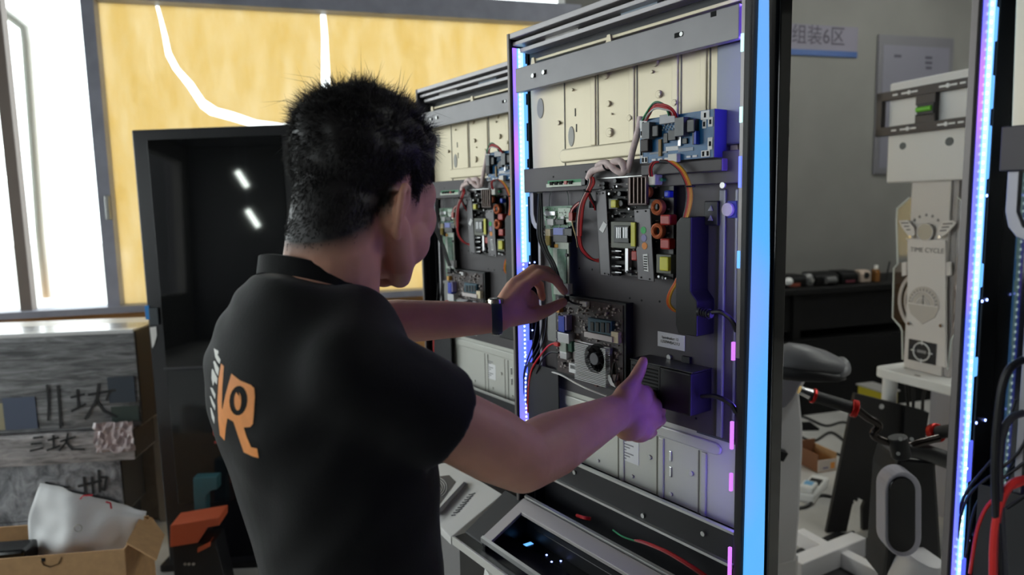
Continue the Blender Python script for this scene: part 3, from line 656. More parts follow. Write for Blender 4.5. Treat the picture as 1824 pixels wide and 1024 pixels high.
mbx([(993, 597), (1011, 595), (1013, 608), (996, 609)], .020, 'port', SILV); mbx([(996, 611), (1008, 611), (1008, 626), (997, 626)], .020, 'network_port', mat('pale_port', S(170, 180, 170), .4))
mbx([(1008, 609), (1018, 609), (1018, 625), (1009, 625)], .016, 'port', mat('green_port', S(40, 90, 70), .5)); mbx([(997, 628), (1008, 628), (1009, 638), (998, 638)], .020, 'port', SILV)
mbx([(1020, 608), (1034, 606), (1035, 640), (1021, 640)], .006, 'cover_plate', mat('grey_cover', S(165, 160, 160), .4))
lab = mbx([(1013, 646), (1034, 651), (1035, 668), (1015, 663)], .012, 'label', LABEL)
for k in range(6): mbx([(1016+k*2.2, 650+k*.5), (1017+k*2.2, 650+k*.5), (1017+k*2.2, 656+k*.5), (1016+k*2.2, 656+k*.5)], .0126, 'print_mark', INK, 0)
mbx([(990, 546), (996, 546), (996, 556), (990, 556)], .012, 'plug_socket', mat('amber_spot', S(214, 160, 70), .5)); mbx([(1032, 538), (1044, 538), (1044, 545), (1033, 545)], .010, 'plug_socket', LABEL)
for k in range(7): mbx([(1056+k*6, 668), (1059+k*6, 668), (1059+k*6, 678), (1056+k*6, 678)], .010, 'capacitor', LABEL)
for k in range(5): mbx([(1058+k*9, 679), (1063+k*9, 679), (1063+k*9, 688), (1058+k*9, 688)], .008, 'choke', mat('choke_brown', S(90, 60, 55), .5))
B = MB(); P4(B, [(1076, 666), (1086, 668), (1096, 690), (1088, 686)], YM-.016, .001); B.build('label', LABEL, mo)
wire([(1088, 672), (1094, 645), (1100, 660), (1094, 682), (1088, 668)], YM-.016, .0012, 'fan_cable', BLKW, mo)
B = MB(); r2 = random.Random(9)
for k in range(420):
    u = r2.uniform(ma[0]+.004, ma[1]-.004); z = r2.uniform(ma[2]+.004, ma[3]-.004)
    if hu0-.004 < u < hu1+.004 and hz0 < z < hz1: continue
    s = r2.uniform(.001, .003); B.box((u-s, YM-.008*r2.random()**2-.001, z-s*.7), (u+s, YM, z+s*.7))
tag(B.build('small_component', mat('board_parts', S(190, 178, 172), 0.4, col2=S(50, 40, 40), ns=170), mo), kind='stuff')
# metal port shield at the board's left edge
B = MB(); P4(B, [(971, 555), (993, 552), (1000, 612), (976, 606)], YB-.012, .003); B.build('port_shield', mat('grey_shield', S(128, 128, 126), .4, metal=.5), cab, bev=.001)

# ---- sticker, box, inlet bracket
a = R4([(1172, 592), (1218, 601), (1220, 630), (1174, 622)], YB)
stk = MB().box((a[0], YB-.0008, 1.284), (a[1], YB, 1.312)).build('sticker', LABEL, cab)
cxm = (a[0]+a[1])/2-.002
text('lettering', 'Speedmaker: 12', .0068, (cxm, YB-.0012, 1.3025), INK, stk, ext=.0001, sx=.9); text('lettering', '1250WBA21U', .0078, (cxm, YB-.0012, 1.2945), INK, stk, ext=.0001)
q = cq(1192, 636, YB-.002); MB().cyl((q[0], YB, q[1]), (q[0], YB-.004, q[1]), .005, n=12).build('screw', STEEL, cab, smooth=True)
mat('deep_black', S(9, 9, 10), .5)
YX = -0.020
a = R4([(1150, 660), (1252, 668), (1252, 736), (1152, 720)], YX); 
bx0 = MB().box((-.20, YX, 1.192), (-.125, YB, 1.262)).build('adapter_box', MATS['deep_black'], cab, bev=.003)
for k in range(9): MB().box((-.195, YX-.0008, 1.20+k*.0065), (-.132, YX, 1.2025+k*.0065)).build('vent_slot', HOLE, bx0)
MB().box((-.124, YX-.004, 1.188), (-.055, YB, 1.262)).build('adapter_box', MATS['deep_black'], cab, bev=.003)
B = MB(); B.box((-.20, YX-.001, 1.262), (-.055, YB, 1.2645)); B.build('box_flap', mat('dark_olive_flap', S(46, 46, 44), .4), cab, bev=.001)
MB().box((-.118, YB-.006, 1.2645), (-.10, YB, 1.276)).build('box_tab', DARKM, cab)
# tall inlet bracket and mains plug
B = MB(); inl = [(1218, 396), (1240, 392), (1243, 540), (1253, 562), (1253, 604), (1225, 596), (1222, 400)]
q = [cq(px, py, -.012) for px, py in inl]
B.prism([(-.098, 1.515), (-.088, 1.525), (-.066, 1.525), (-.066, 1.40), (-.052, 1.385), (-.052, 1.325), (-.092, 1.325), (-.098, 1.34)][::-1], -.014, YB); B.build('inlet_bracket', mat('deep_black', S(9, 9, 10), .5), cab, bev=.002)
q0 = cq(1245, 555, -.012)
pg = MB().cyl((q0[0], -.012, q0[1]), (q0[0]+.028, -.014, q0[1]-.002), .008, .006, n=12); 
pg = pg.build('mains_plug', DARKM, cab, bev=.001, smooth=True)
B = MB()
for k in range(4): B.torus((q0[0]+.006+k*.005, -.013, q0[1]-.0005*k), .0078, .0014, ax=(1, 0, 0), nu=14, nv=6)
tag(B.build('strain_ring', DARKM, pg, smooth=True), kind='stuff')
wire([(1268, 556, -.013), (1285, 556, -.012), (1303, 570, -.008), (1312, 590, 0.0)], 0, .0038, 'mains_cable', BLKW, cab)
wire([(1250, 706, -.005), (1275, 706, -.008), (1300, 718, -.006), (1312, 735, 0)], 0, .0042, 'power_cable', BLKW, cab)
# ---- glass-backed panel area right of the plate with mains socket and knob
B = MB(); B.box((-.088, .033, 1.14), (0.012, .036, 1.576)); rp = B.build('side_panel', mat('blue_grey_panel', S(78, 84, 92), .3, metal=.5, nz=.15, ns=5, stretch=(3, 1, .4)), cab)
MB().box((-.044, .028, 1.145), (-.030, .034, 1.57)).build('fold', mat('pale_fold', S(128, 130, 132), .35, metal=.5), rp, bev=.003)
MB().box((-.012, .028, 1.145), (-.006, .034, 1.57)).build('fold', MATS['pale_fold'], rp, bev=.002)
a = R4([(1256, 358), (1280, 358), (1280, 402), (1257, 400)], .025); so = MB().box((a[0], .022, a[2]), (a[1], .034, a[3])).build('mains_socket', BLACK, cab, bev=.002)
for zz in (.3, .7):
    z = a[2]+(a[3]-a[2])*zz; u = (a[0]+a[1])/2; MB().prism([(u-.005, z-.004), (u+.005, z-.004), (u+.001, z+.005)], .0205, .023).build('socket_mark', mat('grey_mark', S(150, 150, 148), .5), so)
q = cq(1300, 373, .028); MB().cyl((q[0], .034, q[1]), (q[0], .020, q[1]), .011, n=16).build('knob', mat('cream_knob', S(205, 200, 178), .5), cab, bev=.001, smooth=True)
MB().box((q[0]-.004, .026, q[1]-.014), (q[0]+.014, .034, q[1]+.014)).build('knob_plate', mat('blue_plate', S(50, 60, 130), .5), cab, bev=.001)

# ---- wiring
# braided sleeve over the middle bar
wire([(1141, 208, .0), (1137, 232, -.004), (1128, 265, -.006), (1122, 290, -.006), (1118, 306, -.004)], 0, .0058, 'cable_sleeve', SLEEVE, cab, 10)
wire([(1048, 318, -.002), (1054, 306, -.006), (1068, 300, -.010), (1082, 296, -.012), (1095, 288, -.012), (1106, 288, -.012), (1112, 298, -.010), (1112, 306, -.008)], 0, .0068, 'cable_sleeve', SLEEVE, cab, 10)
wire([(1064, 296, -.01), (1074, 290, -.014), (1085, 292, -.016), (1095, 302, -.014), (1108, 308, -.01), (1118, 300, -.006)], 0, .0062, 'cable_sleeve', SLEEVE, cab, 10)
q = cq(1079, 297, -.014); MB().torus((q[0], -.012, q[1]), .008, .0016, ax=(1, 0, .6), nu=14, nv=6).build('cable_tie', BLKW, cab, smooth=True)
# arch of red, black and green wires above the blue board
for k, (M, dx, h) in enumerate(((BLKW, 0, 184), (RED, 2, 187), (RED, 4, 190), (RED, 6, 186), (GREENW, -2, 183), (mat('grey_wire', S(200, 196, 196), .5), 3, 193))):
    wire([(1146+dx, 214, -.012), (1152+dx, 203, -.022-.001*k), (1166+dx*.6, h, -.028), (1182+dx, h+2, -.028), (1192+dx*1.5, 198, -.024), (1196+dx*1.6, 210, -.016)], 0, .0017, 'wire', M, cab, 6)
# bundle running down left
for k, (M, dx) in enumerate(((RED, 0), (RED, 3), (BLKW, -3), (WHITEW, -1), (RED, 5), (BLKW, 2))):
    wire([(1052+dx, 316, -.004), (1052+dx*1.3, 326, -.010), (1046+dx, 340, -.012), (1036+dx, 362, -.016), (1031+dx*1.2, 390, -.016), (1030+dx, 420, -.012)], 0, .0020, 'wire', M, cab, 6)
q = cq(1046, 340, -.012); MB().torus((q[0], -.012, q[1]), .0078, .0015, ax=(.3, 0, 1), nu=12, nv=6).build('cable_tie', BLKW, cab, smooth=True)
for k, (M, dx) in enumerate(((RED, 0), (BLKW, -3), (RED, 3))):
    wire([(1030+dx, 418, -.012), (1034+dx, 440, -.008), (1045+dx, 455, 0), (1058+dx, 462+k, .01), (1068+dx, 462+k*2, .016)], 0, .0021, 'wire', M, cab, 6)
for k, (M, dx) in enumerate(((RED, 0), (BLKW, 3))):
    wire([(1046+dx, 342, -.012), (1052+dx, 355, -.008), (1058+dx, 366, 0), (1060+dx, 374, .004)], 0, .0020, 'wire', M, cab, 6)
q = cq(1056, 364, .002); MB().box((q[0]-.005, -.004, q[1]-.007), (q[0]+.005, .006, q[1]+.007)).build('wire_plug', CHIP, cab, bev=.001)
for k, (M, dx) in enumerate(((RED, 0), (WHITEW, 2), (BLKW, -2), (RED, 4))):
    wire([(1036+dx, 358, -.014), (1026+dx, 364, -.016), (1018+dx*.6, 374, -.014), (1015+dx*.6, 386, -.008)], 0, .0015, 'wire', M, cab, 6)
q = cq(1020, 384, -.008); MB().box((q[0]-.006, -.014, q[1]-.010), (q[0]+.006, .002, q[1]+.006)).build('wire_plug', REDC, cab, bev=.001)
wire([(1018, 390, -.006), (1022, 408, -.006), (1027, 425, -.006), (1029, 440, -.002)], 0, .0015, 'wire', mat('beige_wire', S(200, 170, 120), .5), cab)
wire([(978, 368, .028), (980, 345, .026), (995, 336, .026), (1010, 342, .026), (1013, 366, .028)], 0, .0009, 'thin_wire', mat('grey_green_wire', S(100, 112, 106), .5), cab)
# yellow and orange loom right of the power board
for k, (M, dx) in enumerate(((YELW, 4), (ORGW, 2), (RED, 0), (RED, -2), (BLKW, -4), (YELW, 1))):
    wire([(1180+dx, 286, -.014), (1196+dx*1.2, 289, -.020), (1214+dx, 304, -.020), (1226+dx, 330, -.016), (1228+dx, 356, -.014), (1222+dx, 385, -.012), (1213+dx, 412, -.008), (1211+dx*.5, 430, -.004)], 0, .0019, 'wire', M, cab, 6)
q = cq(1229, 332, -.016); MB().torus((q[0], -.016, q[1]), .0075, .0014, ax=(0, 0, 1), nu=12, nv=6).build('cable_tie', BLKW, cab, smooth=True)
for k, (M, dx) in enumerate(((BLKW, 0), (RED, 2), (RED, -2))):
    wire([(1172+dx, 288, -.014), (1164+dx, 290, -.018), (1159+dx, 300, -.014), (1160+dx, 314, -.008)], 0, .0016, 'wire', M, cab, 6)
for k, (M, dx) in enumerate(((ORGW, 0), (YELW, 2), (ORGW, -2))):
    wire([(1214+dx, 480, .004), (1206+dx, 500, .002), (1194+dx, 522, .004), (1191+dx, 540, .008), (1200+dx, 552, .016), (1212+dx, 556, .024)], 0, .0020, 'wire', M, cab, 6)
wire([(1216, 476, .004), (1212, 505, .004), (1213, 530, .012), (1218, 545, .02)], 0, .0012, 'wire', WHITEW, cab)
# black leads on the left
for k, dx in enumerate((0, 4, -3)):
    wire([(962+dx*.5, 345, .012), (962+dx, 385, -.004), (962+dx*1.2, 420, -.010), (972+dx, 448, -.012), (984+dx, 470, -.012), (994+dx, 500, -.010), (1002+dx, 520, -.006)], 0, .0026, 'black_lead', BLKW, cab)
wire([(1003, 522, -.006), (1012, 534, -.008), (1022, 540, -.006), (1036, 543, -.002)], 0, .0022, 'black_lead', BLKW, cab)
q = cq(1005, 532, -.006); MB().box((q[0]-.010, -.014, q[1]-.006), (q[0]+.010, 0, q[1]+.006)).build('lead_plug', CHIP, cab, bev=.001)
wire([(996, 613, -.012), (985, 612, -.012), (975, 618, -.006), (962, 634, .004), (948, 656, .010), (942, 685, .012), (940, 735, .012)], 0, .0022, 'red_lead', mat('bright_red_lead', S(214, 44, 40), .45), cab)
q = cq(993, 613, -.012); MB().box((q[0]-.008, -.016, q[1]-.004), (q[0]+.006, -.008, q[1]+.004)).build('lead_plug', MATS['bright_red_lead'], cab, bev=.001)
for (x0, x1) in ((975, 938), (968, 932), (958, 930)):
    wire([(x0, 560, .020), (x0-8, 610, .016), (x1+4, 660, .014), (x1, 720, .014)], 0, .0018, 'black_lead', BLKW, cab)
wire([(975, 660, .018), (1000, 668, .006), (1025, 682, .002), (1050, 694, .004), (1080, 705, .02)], 0, .0018, 'white_lead', WHITEW, cab)
wire([(995, 628, -.01), (980, 628, -.008), (966, 640, .004), (955, 665, .012)], 0, .0020, 'black_lead', BLKW, cab)

# ---- lower zinc panel
lp = MB().box((-.52, YP, 0.99), (0.012, YP+.03, 1.146)).build('back_panel', mat('zinc_panel_low', S(196, 196, 188), .42, metal=.25, nz=.03, ns=6), cab, bev=.001)
LOWM = MATS['zinc_panel_low']
for (xa, ya, xb, yb) in ((1100, 770, 1103, 852), (1170, 800, 1171, 884), (1244, 804, 1245, 915)):
    qa, qb = cq(xa, ya, YP), cq(xb, yb, YP); u = (qa[0]+qb[0])/2
    MB().box((u-.0012, YP-.001, 0.99), (u+.0012, YP+.001, 1.108)).build('groove', mat('zinc_groove', S(120, 116, 108), 0.6), lp)
    MB().box((u+.006, YP-.003, 0.99), (u+.018, YP+.001, 1.108)).build('fold', LOWM, lp, bev=.0025)
zc = 1.122; u1 = cq(1285, 806, YP)[0]
st = [(u1-.012+.014*math.cos(a), zc+.011*math.sin(a)) for a in np.linspace(-math.pi/2, math.pi/2, 9)]+[(-.45, zc+.011), (-.45, zc-.011)]
MB().prism(st[::-1], YP-.005, YP+.001).build('emboss', LOWM, lp, bev=.004, seg=3)
for (px, py) in ((1195, 812), (1195, 840)):
    q = cq(px, py, YP); MB().box((q[0]-.003, YP-.002, q[1]-.010), (q[0]+.003, YP+.001, q[1]+.010)).build('clip_slot', CHROME, lp, bev=.001)
for (px, py, r) in ((1158, 814, .005), (1232, 843, .005), (1127, 848, .004), (1196, 880, .004), (1066, 820, .004)):
    B = MB(); disc(B, px, py, YP, r, .003); B.build('boss', LOWM, lp, bev=.001, smooth=True)
B = MB(); a = R4([(1106, 772), (1138, 780), (1138, 834), (1108, 826)], YP); lb = MB().box((a[0], YP-.0008, a[2]+.01), (a[1], YP, a[3]-.01)).build('label', LABEL, lp)
for k in range(9): MB().box((a[0]+.004, YP-.0012, a[2]+.014+k*.006), (a[0]+.004+.012+.010*((k*7) % 3), YP-.0006, a[2]+.0165+k*.006)).build('print_mark', mat('grey_print', S(140, 140, 142), .6), lb)
# ---- lower rail, silver lip, recess
rl = MB().box((-.575, .004, 0.945), (0.0185, .016, 1.000)).build('lower_rail', BLACK, cab, bev=.0015)
MB().box((-.575, -.002, 0.9995), (0.0185, .006, 1.004)).build('rail_lip', STEEL, rl)
MB().box((-.575, -.004, 0.9415), (0.0185, .006, 0.9465)).build('rail_lip', STEEL, rl)
for px, py in ((1024, 841), (1253, 950), (1146, 918)):
    q = cq(px, py, .003); MB().cyl((q[0], .006, q[1]), (q[0], 0, q[1]), .0045, n=10).build('screw', STEEL, rl, smooth=True)
MB().box((-.58, .07, 0.80), (0.0185, .078, 0.95)).build('recess_back', BLACK, cab)
MB().box((-.58, .0, 0.80), (0.0185, .078, 0.812)).build('recess_floor', BLACK, cab)
for k, (M, dx) in enumerate(((RED, 0), (RED, 4), (mat('pink_wire', S(170, 90, 90), .5), -4))):
    wire([(1135+dx, 962, .03), (1158+dx, 970, .02), (1190+dx, 984, .02), (1230+dx, 1008, .03), (1262+dx, 1030, .05)], 0, .0022, 'wire', M, cab)
wire([(1092, 944, .04), (1110, 956, .03), (1140, 966, .03)], 0, .0018, 'wire', GREENW, cab)
wire([(1028, 918, .04), (1040, 922, .03), (1052, 924, .04)], 0, .004, 'wire', RED, cab)
# ---- sloping console below: black glass hatch in a silver frame, shelf with pale lip
zA, wA, zC, wC = 0.862, -0.002, 0.800, -0.125
def slope(u0, u1, y0, y1, th, B, off=0.0):
    f = lambda y: zA+(zC-zA)*(y-wA)/(wC-wA)+off
    return B.hexa([(u0, y1, f(y1)-th), (u1, y1, f(y1)-th), (u1, y0, f(y0)-th), (u0, y0, f(y0)-th), (u0, y1, f(y1)), (u1, y1, f(y1)), (u1, y0, f(y0)), (u0, y0, f(y0))])
INB = mat('hatch_inside_black', S(6, 6, 9), .35)
MB().box((-.562, -.120, .766), (.030, .0, .770)).build('inner_tray', INB, cab)
MB().prism_x([(-.120, .766), (.0, .766), (.0, .852), (-.120, .796)], -.566, -.558).build('inner_cheek', INB, cab)
MB().hexa([(-.535, -.105, .7702), (-.524, -.105, .7702), (-.519, -.012, .7702), (-.530, -.012, .7702), (-.535, -.105, .7712), (-.524, -.105, .7712), (-.519, -.012, .7712), (-.530, -.012, .7712)]).build('led_strip', LEDT, cab)
for u, y in ((-.46, -.02), (-.43, -.03), (-.42, -.012), (-.48, -.085), (-.47, -.095)): MB().cyl((u, y, .7702), (u, y, .7712), .0022, n=8).build('led_dot', DOT, cab)
FRM = mat('hatch_frame_silver', S(178, 172, 172), .4, metal=.3)
B = MB(); slope(-.568, .034, -.002, -.032, .008, B); B.build('hatch_frame', FRM, cab, bev=.001)
B = MB(); slope(-.568, -.536, -.032, -.125, .008, B); B.build('hatch_frame', FRM, cab, bev=.001)
B = MB(); slope(-.568, .034, .006, .001, .008, B, .003); B.build('hatch_bead', STEEL, cab)
B = MB(); slope(-.568, .034, -.119, -.125, .01, B, .002); B.build('hatch_hinge', STEEL, cab)
MB().box((-.645, -.150, .766), (.034, -.045, .782)).build('console_shelf', mat('shelf_black_gloss', S(16, 16, 20), .25), cab, bev=.001)
MB().box((-.645, -.156, .764), (.034, -.150, .784)).build('shelf_lip', mat('pale_lip', S(190, 188, 182), .4), cab, bev=.001)
MB().prism_x([(-.120, .766), (.0, .79), (.0, .855), (-.05, .825), (-.120, .784)], -.646, -.570).build('console_cheek', BLACK, cab, bev=.002)
# white cowl and base down to the floor
B = MB(); rings = []
for (z, w_, d, ex) in ((.06, .46, .20, 0), (.30, .48, .20, 0), (.55, .50, .20, .0), (.70, .52, .20, .0), (.762, .50, .18, 0)):
    rings.append([(-.29+w_/2*math.copysign(abs(math.cos(a))**.5, math.cos(a)), -.08+d/2*math.copysign(abs(math.sin(a))**.5, math.sin(a)), z) for a in np.linspace(0, 2*math.pi, 33)[:-1]])
B.loft(rings); B.build('white_cowl', WHITEP, cab, smooth=True)
MB().box((-.585, .0, .06), (.0185, .09, .80)).build('base_cabinet', BLACK, cab, bev=.002)
MB().box((-.60, -.20, 0.0), (.045, .14, .06)).build('plinth', BLACK, cab, bev=.004)
MB().box((-.56, .012, .95), (-.45, .016, 1.19)).build('inner_shield', BLACK, cab)

# ---- the two neighbours
c2 = copy_tree(cab); c2.location = CAB.w(-0.736, 0.163, 0)
c2['label'] = 'display cabinet farther back, half hidden behind the man and the nearer cabinet'
def switch_off(o):      # the farther machine is not powered
    for ch in kids(o):
        if ch.type == 'MESH' and ch.data.materials and ch.data.materials[0] in (LEDV, LEDT, LEDC, MAG, VIO, DOT, MATS['led_bead'], MATS['led_tab_deep'], MATS['led_strip_violet']):
            ch.data = ch.data.copy(); ch.data.materials[0] = mat('unlit_acrylic', S(20, 20, 26), .4)
switch_off(c2)
c3 = copy_tree(cab); c3.location = CAB.w(0.915, 0.02, 0)
c3['label'] = 'display cabinet cut by the frame edge, only its glowing inner side showing'
for ch in kids(c3):      # the nearest machine glows cyan all the way down
    if ch.name.split('.')[0] in ('led_core', 'led_strip') and ch.data.materials[0] == LEDV:
        ch.data = ch.data.copy(); ch.data.materials[0] = LEDC if ch.name.startswith('led_core') else LEDT
# thick leads hanging inside the near one
for pts, M, r, lb in (([(1824, 640), (1800, 655), (1785, 690), (1776, 760), (1772, 840), (1776, 940), (1782, 1030)], BLKW, .0042, 'outer black lead looping inside the cabinet at the frame edge'),
                      ([(1824, 735), (1800, 745), (1785, 775), (1780, 830), (1782, 900), (1790, 1030)], mat('grey_black_lead', S(52, 52, 56), .4), .0040, 'inner black lead looping above the red one'),
                      ([(1830, 852), (1805, 860), (1786, 885), (1775, 925), (1770, 975), (1769, 1035)], mat('bright_red_lead', S(214, 44, 40), .45), .0045, 'thick red lead looping inside the cabinet at the frame edge')):
    o = MB().tube(catmull([at(x, y, .74) for x, y in pts], 6), r, 8).build('hanging_lead', M, smooth=True); tag(o, lb, 'cable', 'leads in the nearest cabinet')
# white speaker console of the farther machine
# (the farther machine has its own closed console; it replaces the open one)
for ch in list(kids(c2)):
    if ch.name.split('.')[0] in ('console_shelf', 'shelf_lip', 'hatch_frame', 'inner_tray', 'inner_cheek', 'console_cheek', 'hatch_bead', 'hatch_hinge', 'white_cowl', 'plinth') or (ch.name.split('.')[0] in ('led_strip', 'led_dot') and ch.bound_box[6][2] < .9):
        bpy.data.objects.remove(ch)
N_BEFORE = set(o.name for o in bpy.data.objects)
cs = c2
def cs_pt(px, py, dd=0.0):     # on the sloped top (through three known points)
    p0 = np.array(CAB.w(-.69, .05, .83)); p1 = np.array(CAB.w(-.69, -.13, .765)); p2 = np.array(CAB.w(-1.0, .05, .83))
    nn = np.cross(p1-p0, p2-p0); nn /= np.linalg.norm(nn); nn = nn if nn[2] > 0 else -nn
    d = ray(px, py); t = ((p0+nn*dd-CAM) @ nn)/(d @ nn); return CAB.l(CAM+d*t)
top = [(895, 880), (803, 957), (770, 925), (757, 880), (760, 830), (800, 822)]
pt = [cs_pt(*p) for p in top]
B = MB(); n = len(pt); B.add([p for p in pt]+[(p.x, p.y, p.z-.02) for p in pt], [tuple(range(n)), tuple(range(2*n-1, n-1, -1))]+[(i, i+n, (i+1) % n+n, (i+1) % n) for i in range(n)])
B.build('top_panel', mat('console_white', S(205, 203, 200), .4), cs, bev=.002)
body = [(p.x, p.y) for p in pt]
B = MB(); B.add([(p.x*.98-.015, p.y*.9+.01, p.z-.02) for p in pt]+[(p.x*.98-.015, p.y*.9+.01, .0) for p in pt], [tuple(range(n)), tuple(range(2*n-1, n-1, -1))]+[(i, i+n, (i+1) % n+n, (i+1) % n) for i in range(n)])
B.build('body', mat('console_grey', S(120, 118, 118), .5), cs)
def decal(name, pts, M, h=.002):
    lo = [cs_pt(x, y, 0) for x, y in pts]; hi = [cs_pt(x, y, h) for x, y in pts]; n = len(pts); B = MB()
    B.add(hi+lo, [tuple(range(n)), tuple(range(2*n-1, n-1, -1))]+[(i, i+n, (i+1) % n+n, (i+1) % n) for i in range(n)]); return B.build(name, M, cs)
for k in range(9):
    x = 803+k*3.9; y = 919-k*4.6
    decal('vent_slot', [(x, y-2), (x+8, y-3), (x+9, y-1.2), (x+1, y)], mat('slot_grey', S(70, 70, 72), .7), .0006)
    decal('vent_slot', [(x+9, y-7), (x+16, y-10), (x+17, y-8), (x+10, y-5)], MATS['slot_grey'], .0006) if k < 8 else None
decal('divider', [(776, 912), (826, 858), (832, 860), (782, 917), (776, 917)], mat('navy_divider', S(22, 20, 40), .5), .012)
decal('speaker_plate', [(768, 850), (800, 846), (812, 858), (778, 905), (764, 905)], mat('speaker_dark', S(62, 60, 62), .5), .001)
decal('speaker_cone', [(774+8*math.cos(a)+2, 870+7*math.sin(a)) for a in np.linspace(0, 2*math.pi, 15)[:-1]], mat('cone_white', S(225, 222, 218), .4), .004)
for r_ in (12, 16, 20):
    ring = [cs_pt(776+r_*math.cos(a), 868+r_*.9*math.sin(a), .002) for a in np.linspace(-1.9, 1.0, 18)]
    MB().tube(ring, .0014, 5).build('speaker_ring', mat('ring_grey', S(170, 168, 166), .4), cs)

for o in bpy.data.objects:
    if o.name not in N_BEFORE and o.parent == c2: o.location = (0.736, -0.163, 0)
MB().box((-.60, -.10, 0.0), (.045, .14, .06)).build('plinth', BLACK, c2, bev=.004)
# ------------------------------------------------------------------ the man
SKIN = mat('skin', S(210, 155, 130), 0.55, nz=0.06, ns=18, bump=0.03, bs=160, sss=0.15); skin_stubble(SKIN)
SHIRT = mat('black_cotton', S(5, 5, 6), 0.8, bump=0.10, bs=420, sheen=0.13, spec=0.25)
TROUS = mat('dark_trousers', S(28, 29, 36), 0.85, bump=0.1, bs=300)
HAIR = mat('black_hair', S(20, 16, 15), 0.5, spec=0.5)
man = empty('person', (-0.22, 0.90, 0), 0, 'man in black t-shirt with orange back print, working on the cabinet wiring with both hands', 'person')
man_inv = Matrix.Translation((0.22, -0.90, 0))
F = Vector((0.813, 0.583, 0)); Rr = Vector((0.583, -0.813, 0)); Zv = Vector((0, 0, 1))
def ring(cx, cy, z, a, bf, bb, n=40, ex=0.86, tilt=0.0):
    out = []
    for i in range(n):
        t = 2*math.pi*i/n; c, s_ = math.cos(t), math.sin(t)
        x = a*math.copysign(abs(c)**ex, c); y = (bf if s_ > 0 else bb)*math.copysign(abs(s_)**ex, s_)
        out.append(Vector((cx, cy, z))+Rr*x+F*y+Zv*(tilt*y))
    return out
# joints
SHR, SHL = at(625, 665, .76), Vector((-.352, 1.055, 1.385))
ELR, WRR = at(930, 818, .92), at(1092, 737, 1.13)
ELL, WRL = at(648, 575, 1.30), at(888, 566, 1.32)
NECK = Vector((-.245, .918, 1.44))
HC = Vector((-.200, .950, 1.557)); ya = math.radians(27); pit = math.radians(-12)
Hf0 = Vector((math.sin(ya), math.cos(ya), 0)); Hr = Vector((math.cos(ya), -math.sin(ya), 0))
Hf = Hf0*math.cos(pit)+Zv*math.sin(pit); Hu = Zv*math.cos(pit)-Hf0*math.sin(pit)
def hp(r, f, u): return HC+Hr*r+Hf*f+Hu*u
HA = (Hr, Hf, Hu)
B = MB()
# head
B.ell(hp(0, -.012, .050), (.078, .098, .088), HA, 28, 18)
B.ell(hp(0, .020, .010), (.073, .074, .085), HA, 24, 16)
B.ell(hp(0, .036, -.040), (.058, .052, .060), HA, 20, 14)
B.chain([hp(-.056, -.004, -.035), hp(-.046, .030, -.075), hp(-.014, .076, -.092)], [.022, .021, .017])
B.chain([hp(.056, -.004, -.035), hp(.046, .030, -.075), hp(.014, .076, -.092)], [.022, .021, .017])
B.ell(hp(0, .076, -.090), (.022, .016, .016), HA)
for sd in (-1, 1):
    B.ell(hp(.047*sd, .062, -.012), (.028, .026, .034), HA)           # cheekbone
    B.chain([hp(.010*sd, .088, .028), hp(.044*sd, .070, .030)], [.010, .010])  # brow
    B.ell(hp(.030*sd, .076, .008), (.015, .012, .010), HA)            # eyelid
    B.ell(hp(.049*sd, .046, -.044), (.027, .031, .034), HA); B.ell(hp(.054*sd, .050, .022), (.022, .030, .030), HA)
    # ear: helix rim, bowl, lobe
    e = lambda y, z, o: hp((.0735+o*(1 if sd > 0 else .45))*sd, y-.022, z-.022)
    rim = [e(.012, .006, .000), e(.014, .022, .004), e(.004, .036, .010), e(-.010, .037, .016), e(-.020, .026, .020), e(-.021, .008, .019), e(-.014, -.010, .013), e(-.006, -.024, .006), e(.004, -.028, .001)]
    B.chain(rim, [.0050, .0050, .0054, .0056, .0056, .0054, .0052, .0064, .0050], n=10)
    B.chain([e(.006, .020, .000), e(-.008, .022, .007), e(-.012, .004, .007), e(-.002, -.010, .001)], [.006, .007, .007, .007], n=10)
    B.ell(e(-.002, .006, -.006), (.012, .020, .030), HA)
B.chain([hp(0, .086, .018), hp(0, .091, -.010), hp(0, .095, -.020)], [.008, .010, .0105]); B.ell(hp(.011, .086, -.024), .008); B.ell(hp(-.011, .086, -.024), .008)
B.ell(hp(0, .088, -.050), (.024, .010, .007), HA); B.ell(hp(0, .086, -.061), (.020, .010, .007), HA)
# neck and trunk
B.chain([hp(0, -.047, -.010), hp(0, -.052, -.055), NECK, NECK+Vector((0, 0, -.06))], [.060, .061, .066, .074], n=20)
B.chain([NECK+Vector((0, 0, -.005))-F*.01, NECK+Rr*.08+Vector((0, 0, -.05)), SHR], [.05, .036, .036]); B.chain([NECK+Vector((0, 0, -.005))-F*.01, NECK-Rr*.08+Vector((0, 0, -.045)), SHL], [.05, .036, .036])
B.loft([ring(-.222, .905, .86, .135, .085, .09), ring(-.225, .90, 1.0, .125, .08, .08), ring(-.235, .90, 1.15, .125, .08, .08), ring(-.24, .90, 1.28, .135, .085, .095), ring(-.245, .905, 1.38, .09, .06, .07)])
# arms
def lerp(a, b, t): return a+(b-a)*t
B.chain([SHR, lerp(SHR, ELR, .35), lerp(SHR, ELR, .8), ELR, lerp(ELR, WRR, .28), lerp(ELR, WRR, .7), WRR], [.034, .044, .050, .046, .048, .038, .031], n=20)
B.chain([SHL, lerp(SHL, ELL, .35), lerp(SHL, ELL, .8), ELL, lerp(ELL, WRL, .25), lerp(ELL, WRL, .7), WRL], [.034, .042, .044, .042, .043, .035, .028], n=20)
